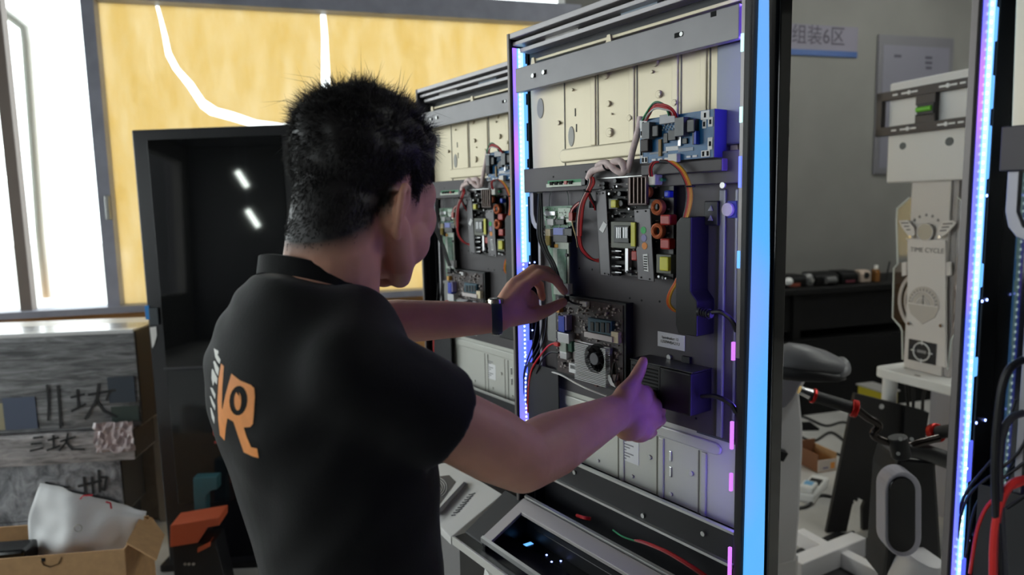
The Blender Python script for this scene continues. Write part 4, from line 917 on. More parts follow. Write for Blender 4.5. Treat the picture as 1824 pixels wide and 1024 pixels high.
# left hand: pinching a lead
def H(px, py, d): return at(px, py, d)
Wl = WRL
mi, mm, mr, ml = H(930, 513, 1.365), H(918, 505, 1.380), H(912, 510, 1.395), H(912, 522, 1.405)
for mpt, r0 in ((mi, .0145), (mm, .0145), (mr, .014), (ml, .013)): B.chain([lerp(Wl, mpt, .05), lerp(Wl, mpt, .55), mpt], [.021, .019, r0])
B.chain([mi, H(962, 488, 1.392), H(988, 497, 1.408), H(1005, 519, 1.418)], [.0130, .0115, .0100, .0086])
B.chain([mm, H(950, 480, 1.405), H(975, 482, 1.425), H(997, 503, 1.430)], [.0130, .0116, .0102, .0088])
B.chain([mr, H(942, 492, 1.430), H(962, 508, 1.445), H(966, 530, 1.432)], [.0125, .0108, .0096, .0082])
B.chain([ml, H(935, 512, 1.430), H(948, 528, 1.438), H(948, 544, 1.424)], [.010, .0085, .0075, .0065])
B.chain([lerp(Wl, mi, .15)+Vector((0, 0, -.008)), H(922, 562, 1.345), H(950, 562, 1.368), H(976, 552, 1.388), H(1003, 538, 1.408)], [.022, .0205, .0150, .0128, .0098]); B.ell(H(916, 548, 1.352), (.026, .024, .034)); B.ell(H(938, 538, 1.392), (.026, .020, .028)); B.ell(H(925, 528, 1.372), (.024, .020, .026))
# right hand: closed round the edge of the black box, thumb up
Wr = WRR
ni, nm, nr, nl = H(1150, 700, 1.180), H(1166, 722, 1.186), H(1166, 748, 1.180), H(1152, 768, 1.172)
for mpt, r0 in ((ni, .0145), (nm, .0145), (nr, .0142), (nl, .0135)): B.chain([lerp(Wr, mpt, .0), lerp(Wr, mpt, .5), mpt], [.0235, .0215, r0])
B.ell(H(1121, 756, 1.148), (.031, .025, .029)); B.ell(H(1152, 735, 1.180), (.027, .022, .036)); B.ell(H(1138, 766, 1.165), (.026, .022, .022)); B.ell(H(1138, 708, 1.165), (.024, .022, .024))
B.chain([ni, H(1166, 706, 1.218), H(1158, 724, 1.232), H(1144, 728, 1.222)], [.0118, .0100, .0090, .0078])
B.chain([nm, H(1177, 732, 1.222), H(1168, 746, 1.234), H(1152, 746, 1.222)], [.0120, .0102, .0092, .0080])
B.chain([nr, H(1178, 748, 1.214), H(1168, 758, 1.224), H(1150, 758, 1.212)], [.0116, .0098, .0088, .0076])
B.chain([nl, H(1163, 770, 1.200), H(1156, 776, 1.210), H(1142, 772, 1.200)], [.0106, .0088, .0080, .0070])
B.chain([lerp(Wr, ni, .12), H(1112, 702, 1.140), H(1130, 678, 1.158), H(1140, 658, 1.166), H(1146, 643, 1.170)], [.0215, .0175, .0128, .0112, .0088])
# legs inside the trousers
for sd in (-1, 1):
    hx = Vector((-.215, .905, 0))+Rr*(.09*sd)
    B.chain([hx+Zv*.86, hx+Zv*.48+F*.01, hx+Zv*.09-F*.01], [.066, .05, .038]); B.chain([hx+Zv*.05-F*.01, hx+Zv*.045+F*.13], [.036, .028])
raw = B.build('body_raw', None)
rm = raw.modifiers.new('r', 'REMESH'); rm.mode = 'VOXEL'; rm.voxel_size = 0.0032; rm.use_smooth_shade = True
sm = raw.modifiers.new('s', 'SMOOTH'); sm.factor = 0.5; sm.iterations = 5
bme = evaluated(raw); bpy.data.objects.remove(raw)
bme.transform(man_inv); bme.materials.clear(); bme.materials.append(SKIN)
bme.polygons.foreach_set('use_smooth', [True]*len(bme.polygons))
body_me = bme; body = bpy.data.objects.new('body', bme); C.objects.link(body); body.parent = man
def bvh_of(me, off): 
    return BVHTree.FromPolygons([v.co+off for v in me.vertices], [tuple(p.vertices) for p in me.polygons])
OFF = Vector((-.22, .90, 0))
BODY = bvh_of(bme, OFF)
def pbuild(mb, name, M, parent=man, **k):
    mb.v = [tuple(Vector(v)-OFF) for v in mb.v]; return mb.build(name, M, parent, **k)
# nails
# eyes
for sd in (-1, 1):
    e_ = pbuild(MB().ell(hp(.030*sd, .0795, .004), (.0125, .0105, .0075), HA, 14, 8), 'eye', mat('eye_white', S(215, 210, 205), .25), smooth=True)
    pbuild(MB().ell(hp(.030*sd, .0875, .002), (.0055, .003, .0055), HA, 12, 6), 'iris', mat('dark_iris', S(30, 18, 12), .2), smooth=True)
# ---- shirt
B = MB()
B.loft([ring(-.228, .902, .84, .170, .120, .116), ring(-.230, .902, .90, .168, .118, .115), ring(-.232, .90, 1.0, .164, .114, .108), ring(-.240, .90, 1.10, .166, .114, .110),
        ring(-.244, .90, 1.20, .176, .118, .124), ring(-.250, .90, 1.29, .180, .118, .142), ring(-.258, .905, 1.36, .176, .104, .140), ring(-.258, .910, 1.41, .150, .088, .122), ring(-.252, .915, 1.432, .120, .078, .100, tilt=-.25), ring(-.254, .92, 1.448, .090, .070, .084, tilt=-.3)])
B.chain([NECK-F*.02+Zv*-.05, NECK+Rr*.08+Vector((0, 0, -.038)), SHR], [.062, .058, .061], n=20); B.chain([Vector((-.25, .905, 1.30))+Rr*.05-F*.015, SHR], [.112, .062], n=24); B.chain([Vector((-.25, .905, 1.30))-Rr*.05-F*.015, SHL], [.112, .062], n=24); B.chain([NECK-F*.02+Zv*-.02, NECK-Rr*.09+Vector((0, 0, -.025)), SHL], [.068, .060, .062], n=20)
def sleeve(sh, el, t1, r0, r1, wall=.006):
    d = (el-sh).normalized(); L = (el-sh).length*t1
    pts = [sh-d*.075+F*.05, sh-d*.05+F*.035, sh-d*.01+F*.012, sh+d*L*.5, sh+d*L, sh+d*(L+.0005), sh+d*(L-.035)]
    B.tube(pts, [.02, .045, r0*.96, (r0+r1)/2+.002, r1, r1-wall, r1-wall], 28)
hemR = SHR+(ELR-SHR)*.72; 
sleeve(SHR, ELR, .46, .064, .070); sleeve(SHL, ELL, .50, .066, .066)
raw = B.build('shirt_raw', None)
rm = raw.modifiers.new('r', 'REMESH'); rm.mode = 'VOXEL'; rm.voxel_size = 0.0048; rm.use_smooth_shade = True
sm = raw.modifiers.new('s', 'SMOOTH'); sm.factor = 0.5; sm.iterations = 16
sme = evaluated(raw); bpy.data.objects.remove(raw)
# folds: soft ridges radiating from the armpit and gathering at the waist
nv = len(sme.vertices); co = np.empty(nv*3); sme.vertices.foreach_get('co', co); co = co.reshape(-1, 3)
no = np.array([v.normal[:] for v in sme.vertices])
armp = np.array(SHR-Zv*.07-F*.02)
for i in range(nv):
    p = Vector(co[i]); k = 0.0
    d = (p-Vector(armp)); r = d.length
    a = math.atan2(d.z, d.dot(-F))
    wr = math.exp(-((r-.12)/.10)**2)
    k += .0014*wr*math.sin(a*9+noise.noise(p*7)*3.2)*(.5+noise.noise(p*5))
    k += .0050*math.exp(-((p.z-.98)/.11)**2)*math.sin((p.z*62+noise.noise(p*6)*5+d.dot(-F)*20))*(.5+noise.noise(p*4))
    k += .0050*noise.noise(Vector((p.x*9, p.y*9, p.z*5)))
    if p.z > 1.37: k *= .5
    # diagonal folds below the collar at the left shoulder
    dl = p-(SHL+Zv*.02); k += .0032*math.exp(-(dl.length/.11)**2)*math.sin(dl.z*150+dl.x*90+noise.noise(p*9)*2)
    co[i] += no[i]*k
sme.vertices.foreach_set('co', co.ravel()); sme.update()
ed = np.empty(len(sme.edges)*2, np.int64); sme.edges.foreach_get('vertices', ed); ed = ed.reshape(-1, 2)
deg = np.bincount(ed.ravel(), minlength=nv)[:, None].astype(float)
hemR, hemL = np.array(SHR+(ELR-SHR)*.46), np.array(SHL+(ELL-SHL)*.50)
dj = np.minimum(np.linalg.norm(co-np.array(SHR), axis=1), np.linalg.norm(co-np.array(SHL), axis=1))
dh = np.minimum(np.linalg.norm(co-hemR, axis=1), np.linalg.norm(co-hemL, axis=1))
wgt = (np.exp(-(dj/.15)**2)*np.clip((dh-.06)/.06, 0, 1))[:, None]
for _ in range(70):
    acc = np.zeros_like(co)
    for c in range(3):
        acc[:, c] = np.bincount(ed[:, 0], weights=co[ed[:, 1], c], minlength=nv)+np.bincount(ed[:, 1], weights=co[ed[:, 0], c], minlength=nv)
    co += wgt*.6*(acc/deg-co)
# cloth creases: from the left shoulder under the collar, and slack at the right flank
for i in range(nv):
    p = Vector(co[i]); k = 0.0
    dl = p-Vector((-.33, .96, 1.40)); g = math.exp(-(dl.length/.10)**2); k += .0028*g*math.sin(dl.dot(Vector((.6, .1, .8)))*140+noise.noise(p*12)*2.5)
    dr_ = p-(SHR+Vector((-.03, .02, -.14))); g = math.exp(-(dr_.length/.13)**2); k += .0026*g*math.sin(dr_.dot(Vector((-.75, .1, .65)))*95+noise.noise(p*8)*3)
    if k: co[i] += no[i]*k
sme.vertices.foreach_set('co', co.ravel()); sme.update()
SHB = bvh_of(sme, Vector((0, 0, 0)))
sme.transform(man_inv); sme.materials.clear(); sme.materials.append(SHIRT); sme.polygons.foreach_set('use_smooth', [True]*len(sme.polygons))
shirt = bpy.data.objects.new('shirt', sme); C.objects.link(shirt); shirt.parent = man
# neckband
cc = Vector((-.252, .922, 1.449)); B = MB(); nb = []
for i in range(36):
    t = 2*math.pi*i/36; nb.append(cc+Rr*(.080*math.cos(t))+F*(.074*math.sin(t)-.008)+Zv*(-.028*math.sin(t)+.010*math.cos(t)+.008))
rr = [[], [], [], []]
for i, p in enumerate(nb):
    o_ = (p-cc); o_.z = 0; o_.normalize()
    rr[0].append(p+o_*.004-Zv*.013); rr[1].append(p+Zv*.010); rr[2].append(p-o_*.003+Zv*.010); rr[3].append(p+o_*.000-Zv*.013)
B.loft(rr+[rr[0]], cap=False); nbo = pbuild(B, 'neckband', SHIRT, smooth=True, ang=1.2)
# ---- back print, laid onto the cloth
ORG = mat('orange_print', S(236, 150, 78), .65, nz=.05, ns=60); WHT = mat('white_print', S(222, 220, 214), .65)
def on_shirt(px, py, off=.0016):
    r = Vector(ray(px, py)).normalized(); hit, n_, _, _ = SHB.ray_cast(Vector(CAM), r)
    if hit is None: return None
    return hit-r*off
def print_poly(pts, name, M, hole=None, step=3.0):
    # triangulated outline, subdivided so that it follows the cloth
    me = bpy.data.meshes.new(name); bm = bmesh.new()
    def loop(q): 
        v = [bm.verts.new((x, y, 0)) for x, y in q]; return [bm.edges.new((v[i], v[(i+1) % len(v)])) for i in range(len(v))]
    ed = loop(pts)
    if hole: ed += loop(hole)
    bmesh.ops.triangle_fill(bm, use_beauty=True, use_dissolve=False, edges=ed, normal=(0, 0, 1))
    for _ in range(4):
        le = [e for e in bm.edges if e.calc_length() > step*2]
        if not le: break
        bmesh.ops.subdivide_edges(bm, edges=le, cuts=1); bmesh.ops.triangulate(bm, faces=bm.faces)
    bad = []
    for v in bm.verts:
        h = on_shirt(v.co.x, v.co.y)
        if h is None or h.y > 1.15: bad.append(v)
        else: v.co = h-OFF
    bmesh.ops.delete(bm, geom=bad, context='VERTS')
    bm.to_mesh(me); bm.free(); me.materials.append(M)
    o = bpy.data.objects.new(name, me); C.objects.link(o); o.parent = shirt; return o
def zz(pts): return [(360+x*120/534, 600+y*230/1024) for x, y in pts]
V_R = zz([(150, 210), (172, 232), (160, 400), (156, 560), (160, 575), (185, 460), (232, 290), (300, 345), (385, 380), (412, 405), (418, 470), (410, 600), (402, 690), (380, 715), (330, 718), (352, 790), (388, 875), (436, 885), (448, 960), (400, 948), (330, 915), (290, 800), (248, 672), (200, 645), (188, 720), (178, 822), (140, 780), (128, 660), (122, 500), (130, 330)])
eye_o = zz([(288+72*math.cos(a)-18*math.sin(a)*.3, 505+118*math.sin(a)) for a in np.linspace(0, 2*math.pi, 19)[:-1]])
print_poly(V_R, 'back_print', ORG, eye_o)
iris = zz([(282+28*math.cos(a), 508+76*math.sin(a)) for a in np.linspace(-1.2, 4.3, 14)]+[(292, 470), (300, 505)])
print_poly(iris, 'back_print', ORG)
for q in ([(92, 90), (108, 100), (128, 108), (130, 130), (122, 140), (146, 180), (138, 215), (118, 190), (104, 160)], [(88, 195), (100, 190), (134, 250), (126, 310), (104, 270)], [(76, 262), (84, 252), (122, 330), (116, 378), (98, 352), (86, 390), (74, 330)],
          [(64, 400), (82, 405), (106, 455), (102, 495), (78, 445)], [(60, 470), (70, 470), (104, 545), (102, 585), (76, 530)], [(64, 560), (74, 565), (98, 640), (96, 690), (76, 640)]):
    print_poly(zz(q), 'back_letter', WHT)
# ---- trousers, belt line, shoes
B = MB(); B.loft([ring(-.228, .903, .98, .146, .098, .092), ring(-.215, .905, .88, .166, .112, .112), ring(-.215, .905, .80, .170, .105, .110)])
for sd in (-1, 1):
    hx = Vector((-.215, .905, 0))+Rr*(.088*sd)
    rings = [[hx+Zv*z+F*f+Rr*(r*math.cos(t))+F*(r*1.05*math.sin(t)) for t in np.linspace(0, 2*math.pi, 25)[:-1]] for z, r, f in ((.86, .090, 0), (.65, .082, .005), (.45, .068, .01), (.2, .062, -.005), (.09, .060, -.005))]
    B.loft(rings)
raw = B.build('trousers_raw', None); rm = raw.modifiers.new('r', 'REMESH'); rm.mode = 'VOXEL'; rm.voxel_size = 0.008; sm = raw.modifiers.new('s', 'SMOOTH'); sm.iterations = 5
tme = evaluated(raw); bpy.data.objects.remove(raw); tme.transform(man_inv); tme.materials.clear(); tme.materials.append(TROUS); tme.polygons.foreach_set('use_smooth', [True]*len(tme.polygons))
o = bpy.data.objects.new('trousers', tme); C.objects.link(o); o.parent = man
for sd in (-1, 1):
    hx = Vector((-.215, .905, 0))+Rr*(.088*sd); B = MB(); sh = []
    for z, s_ in ((.0, 1.0), (.022, 1.02), (.05, .95), (.085, .7), (.10, .62)):
        L0, L1 = (-.075, .19-.9*max(0, z-.02)) if z < .08 else (-.06, .06)
        sh.append([hx+F*((L0+L1)/2+(L1-L0)/2*math.sin(t))+Rr*(.048*s_*math.cos(t))+Zv*z for t in np.linspace(0, 2*math.pi, 25)[:-1]])
    B.loft(sh); pbuild(B, 'shoe', mat('black_shoe', S(22, 22, 24), .5), smooth=True, bev=.004)
# ---- wrist watch
wd = (WRL-ELL).normalized(); wc = WRL-wd*.004; e1 = (Zv-wd*Zv.dot(wd)).normalized(); e2 = wd.cross(e1)
B = MB(); rings = []
for s_ in (-.010, -.008, .008, .010):
    r_ = .0305 if abs(s_) < .009 else .029
    rings.append([wc+wd*s_+e1*(r_*1.02*math.cos(t))+e2*(r_*math.sin(t)) for t in np.linspace(0, 2*math.pi, 33)[:-1]])
B.loft(rings); ws = pbuild(B, 'watch_strap', mat('navy_strap', S(30, 44, 62), .5), smooth=True)
tp = wc+e1*.031+e2*-.006
wcase = pbuild(MB().cyl(tp-e1*.004, tp+e1*.006, .017, .0155, 24), 'watch_case', mat('watch_silver', S(200, 196, 184), .2, metal=.9), smooth=True, bev=.001)
pbuild(MB().cyl(tp+e1*.0055, tp+e1*.0068, .0130, n=24), 'watch_face', mat('watch_glass', S(20, 22, 28), .08), smooth=True)
pbuild(MB().cyl(tp+wd*-.016, tp+wd*-.020, .0028, n=10), 'watch_crown', MATS['watch_silver'])
bk = wc-e1*.031; pbuild(MB().torus(bk, .009, .0016, ax=e1, nu=16, nv=6), 'watch_buckle', CHROME, smooth=True)

# ---- hair: dense cap plus strands
PF = [(-.12, -.080), (-.085, -.060), (-.058, -.040), (-.042, -.012), (-.028, .020), (-.016, .042), (-.006, .046), (.004, .030), (.014, .012), (.024, .014), (.032, .034), (.055, .050), (.075, .088), (.12, .108)]
def hair_line(f): return np.interp(f, [p[0] for p in PF], [p[1] for p in PF])
def hair_len(r, f, u):
    """length of the hair over a point of the head (head coordinates)"""
    k = u-hair_line(f)
    if k < -.016: return 0.0
    fade = np.interp(u, [-.09, -.03, .03, .075, .10, .14], [.0025, .005, .010, .020, .029, .031])*(1.3 if f > .03 and u > .06 else 1.0)
    return fade*min(1, max(0.12, (k+.016)/.04))
def head_hit(th, ph):
    d = (Hr*(math.sin(th)*math.cos(ph))+Hf*(math.sin(th)*math.sin(ph))+Hu*math.cos(th)); o0 = hp(0, -.012, .045)
    hit, n_, _, _ = BODY.ray_cast(o0+d*.165, -d)
    return hit, n_, d
def hl(P): q = P-HC; return q.dot(Hr), q.dot(Hf), q.dot(Hu)
NT, NP = 46, 84; grid = {}; B = MB()
for i in range(NT):
    for j in range(NP):
        th = (.02+2.55*i/(NT-1)); ph = 2*math.pi*j/NP; hit, n_, d = head_hit(th, ph)
        if hit is None: continue
        r, f, u = hl(hit); L = hair_len(r, f, u)
        if abs(r) > .084: L = 0        # not on the ears
        if L < .0034: continue
        q = hit+d*((L-.0034)*.62*(1+.45*noise.noise(hit*70))+.0002)+Hf*(L*.35*min(1, max(0, (f-.02)/.04)))
        grid[i, j] = len(B.v); B.v.append(tuple(q))
for i in range(NT-1):
    for j in range(NP):
        k = [(i, j), (i, (j+1) % NP), (i+1, (j+1) % NP), (i+1, j)]
        if all(x in grid for x in k): B.f.append(tuple(grid[x] for x in k))
# close-cropped stubble where the hair fades out
st_ = bme.attributes.new('stubble', 'FLOAT', 'POINT'); vals = []
for v in bme.vertices:
    r, f, u = hl(v.co+OFF)
    if u < -.11 or abs(r) > .079 and u < .03: vals.append(0.0); continue
    k = u-hair_line(f); vals.append(min(1, max(0, (k+.030)/.034))**1.3)
st_.data.foreach_set('value', vals)
top_c = len(B.v); B.v.append(tuple(hp(0, -.012, .045)+Hu*(.088+.026))); 
for j in range(NP):
    if (0, j) in grid and (0, (j+1) % NP) in grid: B.f.append((top_c, grid[0, (j+1) % NP], grid[0, j]))
hair = pbuild(B, 'hair', HAIR, smooth=True, ang=3)
HV = []; HF = []
rs = random.Random(11); cnt = 0
while cnt < 26000:
    th = math.acos(1-rs.random()*1.84); ph = rs.random()*2*math.pi; hit, n_, d = head_hit(th, ph)
    if hit is None: continue
    r, f, u = hl(hit); L = hair_len(r, f, u)
    if L <= 0 or abs(r) > .084: continue
    if L < .003 and rs.random() > (L/.003)**1.5: continue
    cnt += 1
    L *= rs.uniform(.8, 1.5); 
    if rs.random() < .008 and u > .07: L *= 1.8
    # combed back and out, messy at the top, pushed forward over the brow
    comb = (Hf*(1.1 if f > .04 else (-.25 if f > -.03 else -.55))+Hu*(.1 if u > .07 else -.85))
    rnd = Vector((rs.gauss(0, 1), rs.gauss(0, 1), rs.gauss(0, 1)))*(.42 if u > .06 else .25)
    sw = Vector((noise.noise(hit*30), noise.noise(hit*30+Vector((9, 0, 0))), noise.noise(hit*30+Vector((0, 9, 0)))))*1.3
    d0 = (d*.9+comb*.45+rnd*.45+sw*.6).normalized(); d1 = (d*.30+comb*1.0+rnd*.9+sw*1.2).normalized()
    p = [hit-d*.001, hit+d0*L*.5, hit+d0*L*.5+d1*L*.5+Hu*(-.002)]
    wdt = rs.uniform(.00030, .00060); side = d0.cross(Vector((rs.random()-.5, rs.random()-.5, rs.random()-.5))).normalized(); s2 = side.cross(d0)
    b0 = len(HV)
    for q, w_ in ((p[0], wdt), (p[1], wdt*.8)):
        for a in (0, 2.1, 4.2): HV.append(q+side*(w_*math.cos(a))+s2*(w_*math.sin(a)))
    HV.append(p[2])
    for a in range(3):
        c = (a+1) % 3; HF.append((b0+a, b0+c, b0+3+c, b0+3+a)); HF.append((b0+3+a, b0+3+c, b0+6))
sb = MB(); sb.v = HV; sb.f = HF; sb.v = [tuple(v-OFF) for v in HV]
me = bpy.data.meshes.new('hair_strands'); me.from_pydata(sb.v, [], sb.f); me.materials.append(HAIR); me.polygons.foreach_set('use_smooth', [True]*len(me.polygons))
o = bpy.data.objects.new('hair_strands', me); C.objects.link(o); o.parent = man; tag(o, kind='stuff')
# ------------------------------------------------------------------ left side: tall black display, counter, wrapped boxes, carton
KI = Frame((-1.54, 2.88), 0.05)
kq = KI.q
ki = empty('display_totem', KI.o, KI.ang, 'tall black glossy advertising screen leaning back beside the window, lamps mirrored in it', 'display')
KT = kq(300, 231)[1]+0.012; KW = 0.68
LEAN = 0.04; SIDE = -0.022
def lean(o): o.rotation_euler = (-LEAN, SIDE, 0); return o
lean(MB().box((0, 0, 0.02), (KW, .06, KT)).build('casing', mat('totem_black', S(20, 20, 26), .3, coat=.3), ki, bev=.006))
SCR = mat('screen_glass', S(14, 15, 17), .035, spec=.6)
lean(MB().box((.062, -.004, 1.03-.14), (KW-.06, .002, KT-.045)).build('screen', SCR, ki, bev=.001))
lean(MB().box((.062, -.0035, .28), (KW-.06, .002, .875)).build('lower_glass', mat('lower_glass_grey', S(24, 28, 32), .14, coat=.4), ki, bev=.001))
lean(MB().box((.05, -.0045, .878), (KW-.05, .001, .886)).build('seam', mat('seam_grey', S(60, 60, 64), .4), ki))
MB().box((-.02, -.05, 0), (KW+.02, .26, .03)).build('foot_plate', BLACK, ki, bev=.006)
lean(MB().box((-.006, -.0065, 1.10), (.012, -.0035, 1.16)).build('blue_tape', mat('blue_tape', S(30, 140, 220), .5), ki, bev=.001))
lean(MB().prism([(.008, 1.065), (.034, 1.068), (.034, 1.03), (.020, .99), (.010, .975)][::-1], -.006, -.003).build('paper_tag', PAPER, ki))
lean(MB().box((.012, -.012, 1.075), (.05, -.003, 1.15)).build('side_latch', mat('latch_grey', S(52, 60, 66), .4), ki, bev=.002))
lean(MB().box((.33, -.0052, .60), (.40, -.0035, .62)).build('glass_mark', mat('red_mark', S(150, 46, 34), .5), ki))

CT = Frame((-1.80, 3.33), 0.12); ctq = CT.q
ct = empty('counter', CT.o, CT.ang, 'pale topped low counter under the bright window, behind the film-wrapped boxes', 'counter')
zt = 1.00
MB().box((-2.3, 0, zt-.03), (.04, .34, zt)).build('top', mat('counter_top', S(196, 190, 182), .4, nz=.04), ct, bev=.004)
MB().box((-2.28, .03, 0), (0, .33, zt-.03)).build('body', mat('counter_brown_grey', S(158, 146, 134), .6, nz=.08), ct, bev=.003)
MB().box((-.01, -.002, 0), (.04, .05, zt-.03)).build('corner_post', mat('corner_pale', S(190, 180, 168), .5), ct, bev=.003)

def film_mat(name, base, hi, sc, seed):
    M = bpy.data.materials.new(name); M.use_nodes = True; nt = M.node_tree; N = nt.nodes; L = nt.links; b = N['Principled BSDF']
    tc = N.new('ShaderNodeTexCoord'); mp = N.new('ShaderNodeMapping'); L.new(tc.outputs['Object'], mp.inputs[0]); mp.inputs['Scale'].default_value = sc; mp.inputs['Location'].default_value = (seed, seed, 0); mp.inputs['Rotation'].default_value = (0, .06, 0)
    n = N.new('ShaderNodeTexNoise'); n.inputs['Scale'].default_value = 5; n.inputs['Detail'].default_value = 6; n.inputs['Roughness'].default_value = .65; n.inputs['Distortion'].default_value = .6; L.new(mp.outputs[0], n.inputs[0])
    rp = N.new('ShaderNodeValToRGB'); rp.color_ramp.elements[0].position = .38; rp.color_ramp.elements[1].position = .70
    rp.color_ramp.elements[0].color = (*base, 1); rp.color_ramp.elements[1].color = (*hi, 1); L.new(n.outputs[0], rp.inputs[0]); L.new(rp.outputs[0], b.inputs['Base Color'])  # light streaks in the colour stand in for glare on the film
    b.inputs['Roughness'].default_value = .28; b.inputs['Coat Weight'].default_value = .5; b.inputs['Coat Roughness'].default_value = .15
    bp = N.new('ShaderNodeBump'); bp.inputs['Strength'].default_value = .5; bp.inputs['Distance'].default_value = .02; L.new(n.outputs[0], bp.inputs['Height']); L.new(bp.outputs[0], b.inputs['Normal']); return M
FILM1 = film_mat('film_top', S(62, 62, 64), S(158, 158, 160), (1, 1, 9), 0)
FILM2 = film_mat('film_mid', S(112, 108, 108), S(205, 197, 197), (1.5, 1, 8), 3)
FILM3 = film_mat('film_low', S(84, 86, 92), S(186, 188, 194), (3, 1, 2.2), 7)
PK = Frame((-1.74, 3.02), 0.12); pq = PK.q
def stroke(parent, pts, wd, y, M=INK):
    B = MB(); B.strip([pq(*p, y) for p in pts], wd, y); o = B.build('pen_mark', M, parent); return o
def wrapped(name, ur, zb_, zt_, dy, film, label, ul=-1.05):
    t = empty(name, PK.o, PK.ang, label, 'box', 'film-wrapped boxes')
    B = MB(); nx, nz = 14, 6; y0 = dy; rnd = random.Random(int(zb_*100))
    # front face with slightly bulging film
    vs = [(ul+(ur-ul)*i/nx, y0-.004*rnd.random()-(.006 if 0 < i < nx and 0 < j < nz else 0), zb_+(zt_-zb_)*j/nz) for j in range(nz+1) for i in range(nx+1)]
    fs = [(j*(nx+1)+i, j*(nx+1)+i+1, (j+1)*(nx+1)+i+1, (j+1)*(nx+1)+i) for j in range(nz) for i in range(nx)]
    o = len(vs); vs += [(ul, y0+.24, zb_), (ur, y0+.24, zb_), (ur, y0+.24, zt_), (ul, y0+.24, zt_)]
    bl, br, tl, tr = 0, nx, nz*(nx+1), nz*(nx+1)+nx
    fs += [(o, o+3, o+2, o+1)]
    bot = [i for i in range(nx+1)]; topi = [tl+i for i in range(nx+1)]; lft = [j*(nx+1) for j in range(nz+1)]; rgt = [j*(nx+1)+nx for j in range(nz+1)]
    fs += [tuple(bot[::-1]+[o, o+1]), tuple(topi+[o+2, o+3]), tuple(lft+[o+3, o]), tuple(rgt[::-1]+[o+1, o+2])]
    B.add(vs, fs); B.build('film_wrap', film, t, smooth=True, ang=.6)
    MB().box((ur-.018, y0+.004, zb_+.004), (ur+.004, y0+.234, zt_-.004)).build('dark_end', BLACK, t, bev=.003)
    return t
zA_ = [pq(245, y)[1] for y in (588, 760, 815, 915)]
b1 = wrapped('wrapped_box', pq(246, 680)[0], zA_[1]+.004, zA_[0], .0, FILM1, 'film-wrapped dark box on top of the stack by the counter, two pen characters')
b2 = wrapped('wrapped_box', pq(243, 790)[0], zA_[2]+.004, zA_[1], -.03, FILM2, 'flat film-wrapped box in the middle of the stack, pen writing and crumpled pink film')
b3 = wrapped('wrapped_box', pq(217, 860)[0], zA_[3]+.003, zA_[2], -.0, FILM3, 'film-wrapped box low in the stack, bluish, with smudged black writing')
b4 = wrapped('wrapped_box', pq(215, 960)[0], 0.0, zA_[3], .0, FILM3, 'lowest film-wrapped box of the stack, standing on the floor behind the carton')
MB().box((-1.05, -.006, zA_[0]-.012), (pq(246, 680)[0], .05, zA_[0]+.006)).build('film_highlight', mat('film_highlight_white', S(226, 226, 226), .2), b1, bev=.004)  # white bar stands in for the highlight along the top edge
YF = -.0125
for s_ in ([(84, 686), (87, 720), (86, 748)], [(103, 688), (106, 725), (108, 762)], [(127, 708), (150, 702)], [(138, 694), (140, 726)], [(128, 732), (152, 720)], [(158, 703), (205, 695)], [(176, 684), (172, 712), (152, 746)], [(170, 712), (185, 732), (208, 742)], [(196, 697), (190, 712)]): stroke(b1, s_, .011, YF)
for s_ in ([(60, 780), (76, 778)], [(56, 791), (74, 789)], [(54, 803), (76, 798)], [(86, 784), (104, 779)], [(95, 776), (96, 798)], [(84, 802), (106, 794)], [(108, 786), (134, 778)], [(121, 772), (118, 788), (106, 802)], [(118, 788), (128, 800), (150, 800)]): stroke(b2, s_, .009, YF-.030)
for s_ in ([(82, 860), (102, 866), (122, 868)], [(86, 869), (110, 874)], [(140, 866), (180, 856)], [(150, 850), (152, 876)], [(164, 850), (166, 878)], [(176, 838), (178, 876)], [(180, 850), (190, 850), (186, 872), (178, 870)], [(88, 870), (130, 876), (170, 884), (200, 892)], [(120, 874), (160, 884), (204, 896)]): stroke(b3, s_, .012, YF)
B = MB(); B.strip([pq(*p, YF) for p in ((86, 872), (130, 880), (172, 888), (206, 898))], .034, YF-.0002); B.build('pen_mark', INK, b3)
B = MB(); a_, c_ = pq(170, 756, -.04), pq(244, 800, -.04)
gr = random.Random(4); nx, nz = 12, 7
B.add([(a_[0]+(c_[0]-a_[0])*i/nx, -.050-.028*gr.random(), c_[1]+(a_[1]+.012-c_[1])*j/nz) for j in range(nz+1) for i in range(nx+1)], [(j*(nx+1)+i, j*(nx+1)+i+1, (j+1)*(nx+1)+i+1, (j+1)*(nx+1)+i) for j in range(nz) for i in range(nx)])
o = B.build('crumpled_film', mat('pink_film', S(196, 180, 180), .3, coat=.4), b2); mo_ = o.modifiers.new('s', 'SOLIDIFY'); mo_.thickness = .002
for (x0, y0, x1, y1, M) in ((195, 670, 238, 718, mat('slate_patch', S(52, 62, 74), .5)), (200, 722, 246, 752, mat('greenish_patch', S(52, 66, 60), .5)), (10, 706, 62, 766, mat('blue_patch', S(84, 94, 116), .5)), (-5, 718, 6, 766, mat('cream_patch', S(170, 160, 130), .6))):
    p0, p1 = pq(x0, y1, -.01), pq(x1, y0, -.01); MB().box((p0[0], -.0118, max(p0[1], zA_[1]+.01)), (p1[0], -.009, p1[1])).build('printed_patch', M, b1)

